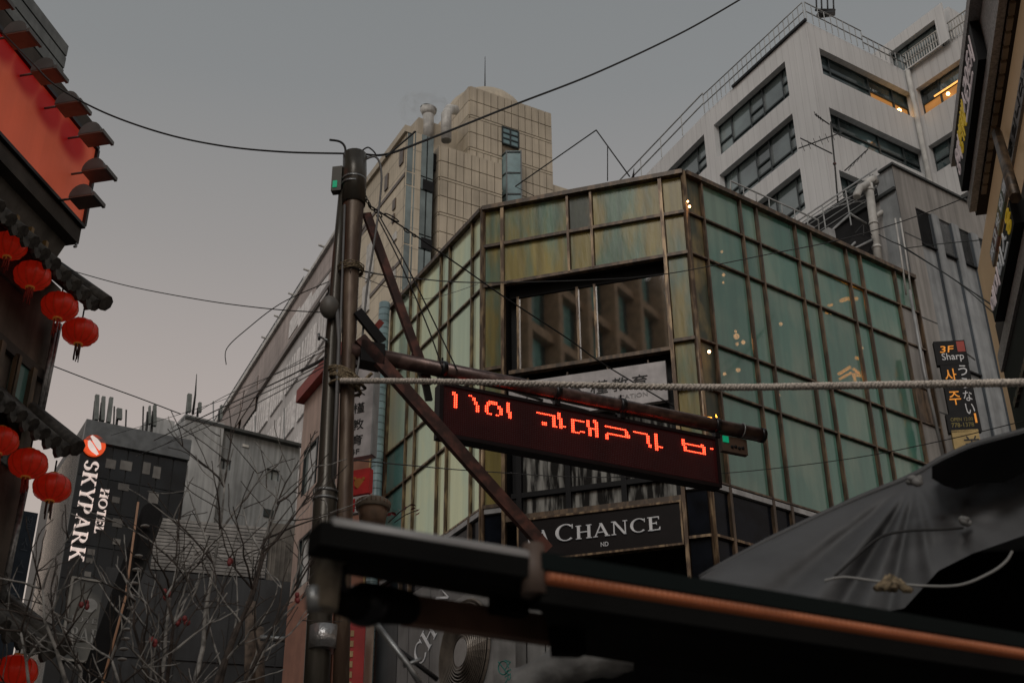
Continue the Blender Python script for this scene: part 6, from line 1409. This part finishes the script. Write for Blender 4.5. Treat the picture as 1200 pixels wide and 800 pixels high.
# ================================================================== tarpaulin on the right
def tarpaulin():
    tp_ = thing('tarpaulin', pd(1000, 720, 4.6), 'large crumpled grey tarpaulin tied with knots over a stall at the right', 'tarpaulin')
    ridge = [(820, 676), (847, 660), (900, 632), (952, 607), (1012, 580), (1072, 556), (1102, 537), (1140, 520), (1200, 504), (1260, 488)]
    low = [(820, 690), (847, 690), (900, 705), (960, 720), (1012, 722), (1060, 712), (1100, 668), (1140, 648), (1200, 627), (1260, 610)]
    def lerp(L, x):
        for (x0, y0), (x1, y1) in zip(L, L[1:]):
            if x <= x1: return y0+(y1-y0)*(x-x0)/(x1-x0)
        return L[-1][1]
    NX, NT = 150, 60; vs = []
    K1 = (1072, 562); K2 = (1129, 610)
    for i in range(NX+1):
        x = 820+440*i/NX; y0 = lerp(ridge, x); y1 = lerp(low, x)
        for j in range(NT+1):
            t_ = j/NT; y = y0+(y1-y0)*t_
            d = 4.7-.45*t_**.7 if True else 0
            a1 = atan2(y-K1[1], x-K1[0]); r1 = hypot(x-K1[0], y-K1[1]); a2 = atan2(y-K2[1], x-K2[0]); r2_ = hypot(x-K2[0], y-K2[1])
            f = .055*sin(a1*6+.6+1.2*noise.noise(Vector((a1*2, 1, 0))))*min(1, r1/60)*math.exp(-r1/420)+.035*sin(a2*5.3+1.1+1.5*noise.noise(Vector((a2, r2_*.03, 0))))*min(1, r2_/40)*math.exp(-r2_/90)
            f = f*.45+.03*noise.noise(Vector((x*.012, y*.02, 3)))+.005*noise.noise(Vector((x*.06, y*.08, 7)))
            for (ex, ey, sg_, am) in ((905, 700, 7, .05), (950, 705, 9, -.07), (985, 715, 6, .06), (1010, 715, 8, -.05), (1045, 700, 5, .04), (1090, 672, 6, -.03)):
                lx, ly = ex-K1[0], ey-K1[1]; ll = hypot(lx, ly); tt = ((x-K1[0])*lx+(y-K1[1])*ly)/ll; dd_ = abs((x-K1[0])*ly-(y-K1[1])*lx)/ll
                if tt > 0: f += am*math.exp(-(dd_/(sg_*(.5+tt/130)))**2)*min(1, tt/40)
            
            vs.append(pd(x, y, d+f*min(1, t_*4+.1)))
    fs = [(i*(NT+1)+j, (i+1)*(NT+1)+j, (i+1)*(NT+1)+j+1, i*(NT+1)+j+1) for i in range(NX) for j in range(NT)]
    MB().add(vs, fs, True).build('sheet', tarp, tp_)
    # rear slope falling away behind the ridge
    rv = []
    for i in range(0, NX+1, 5):
        x = 820+440*i/NX; p = pd(x, lerp(ridge, x), 4.7); rv += [p, p+Vector((.3, .9, -.25))]
    MB().add(rv, [(2*i, 2*i+1, 2*i+3, 2*i+2) for i in range(len(rv)//2-1)], True).build('rear_slope', tarp, tp_)
    hm = MB().tube([pd(x, lerp(ridge, x)+1, 4.68) for x in range(820, 1261, 20)], .012, 6).build('hem', tarp, tp_)
    # black inner sheet at the upper right
    bs = []
    for i in range(13):
        x = 1092+170*i/12
        for j in range(6):
            t_ = j/5; ya = lerp(ridge, x)+3; yb = ya+14+min(34, (x-1092)*.9)+4*sin(i*1.3); bs.append(pd(x, ya+(yb-ya)*t_, 4.50-.25*t_+.02*sin(i*2+j)))
    MB().add(bs, [(i*6+j, (i+1)*6+j, (i+1)*6+j+1, i*6+j+1) for i in range(12) for j in range(5)], True).build('black_overlay', tarpb, tp_)
    for c, s_ in ((K1, 1), (K2, .8)):
        m_ = MB()
        for k in range(7): m_.sphere(pd(c[0]+random.uniform(-6, 6)*s_, c[1]+random.uniform(-4, 4)*s_, 4.25+random.uniform(-.03, .03)), .009*s_+random.random()*.007, 8, 6, (random.uniform(.7, 1.5), 1, random.uniform(.6, 1.1)))
        m_.build('knot', tarpw if s_ > .7 and c[0] > 1070 else tarp, tp_)
    o = cable([(978, 675, 4.0), (1000, 655, 4.0), (1030, 630, 4.0), (1060, 622, 4.0), (1100, 620, 4.02), (1129, 618, 4.05)], .0045, cab, 'thin black cord lying over the tarpaulin folds', name='tie_cord', cat='cord')
    cable([(966, 680, 3.9), (990, 676, 3.9), (1030, 681, 3.9), (1080, 686, 3.9), (1125, 685, 3.9), (1160, 671, 3.92), (1178, 658, 3.95), (1186, 646, 4.0)], .004, mat('white_cord', (.28, .28, .27), .5), 'white cord curving over the dark gap beneath the tarpaulin', name='hanging_cord', cat='cord')
    m_ = MB()
    for k in range(9): m_.tube([pd(1035+random.uniform(-12, 14), 690, 3.85), pd(1046+random.uniform(-10, 10), 678+random.uniform(-4, 4), 3.87), pd(1050+random.uniform(-14, 20), 692, 3.86)], .009, 6)
    tag(m_.build('frayed_cloth', ropet), 'small frayed tan cloth bundle on the awning edge under the tarpaulin', 'cloth')
    # added black box standing in for the dark stall interior behind
    q = Face(pd(1100, 700, 5.3), 92)
    MB().box(q, q.at(960, 700)[0], q.at(1300, 700)[0], 0, q.at(1100, 648)[1], -1, 0).build('stall_dark_box', tarpb, tp_)
tarpaulin()
cv = MB(); P_ = [pd(600, 806, 3.4), pd(650, 785, 3.35), pd(692, 768, 3.3), pd(740, 756, 3.3)]
vs = []
for i in range(25):
    t_ = i/24; k = min(2, int(t_*3)); f_ = t_*3-k; p = P_[k].lerp(P_[k+1], f_)
    for j in range(14): a = 2*pi*j/14; r_ = .045+.02*t_+.006*sin(j*2.1+i*.8); vs.append(p+Vector((0, cos(a)*r_, sin(a)*r_)))
cv.add(vs, [(i*14+j, (i+1)*14+j, (i+1)*14+(j+1) % 14, i*14+(j+1) % 14) for i in range(24) for j in range(14)], True)
tag(cv.build('rolled_canvas', tarpw), 'pale rolled canvas below the black awning at the bottom centre', 'canvas roll')
MBc = MB(); q = Face(pd(760, 790, 4.2), 92); MBc.box(q, q.at(668, 790)[0], q.at(990, 790)[0], 0, q.at(760, 745)[1], -1, 0); tag(MBc.build('stall_backdrop', tarpb), 'dark stall curtain under the awning', 'curtain')

# ================================================================== building across the street (mirrored in the recessed window)
n_ = FF.n; src_ = FF.W(2, -.5, 14)
inc = (src_-EYE).normalized(); refl = inc-2*inc.dot(n_)*n_
hit = src_+refl*34
ob = Face(Vector((hit.x, hit.y, 0)), degrees(atan2(refl.x, refl.y))+90+58)
opp = thing('mirrored_building', ob.W(0, 0, 0), 'brown framed office front seen mirrored in the recessed dark windows', 'building')
MB().box(ob, -22, 22, 0, 38, -6, -.4).build('core_wall', core, opp)
for i in range(18):
    for j in range(13): piece('pane', ob, -22+i*2.44+.62, -22+(i+1)*2.44-.2, j*2.9+.85, j*2.9+3.3, -.4, -.3, oppg, opp)
for i in range(19): piece('pier', ob, -22+i*2.44-.18, -22+i*2.44+.12, 0, 38, -.4, .4, oppf, opp)
for j in range(14): piece('band', ob, -22, 22, j*2.9+.42, j*2.9+.84, -.4, .1, oppf, opp)
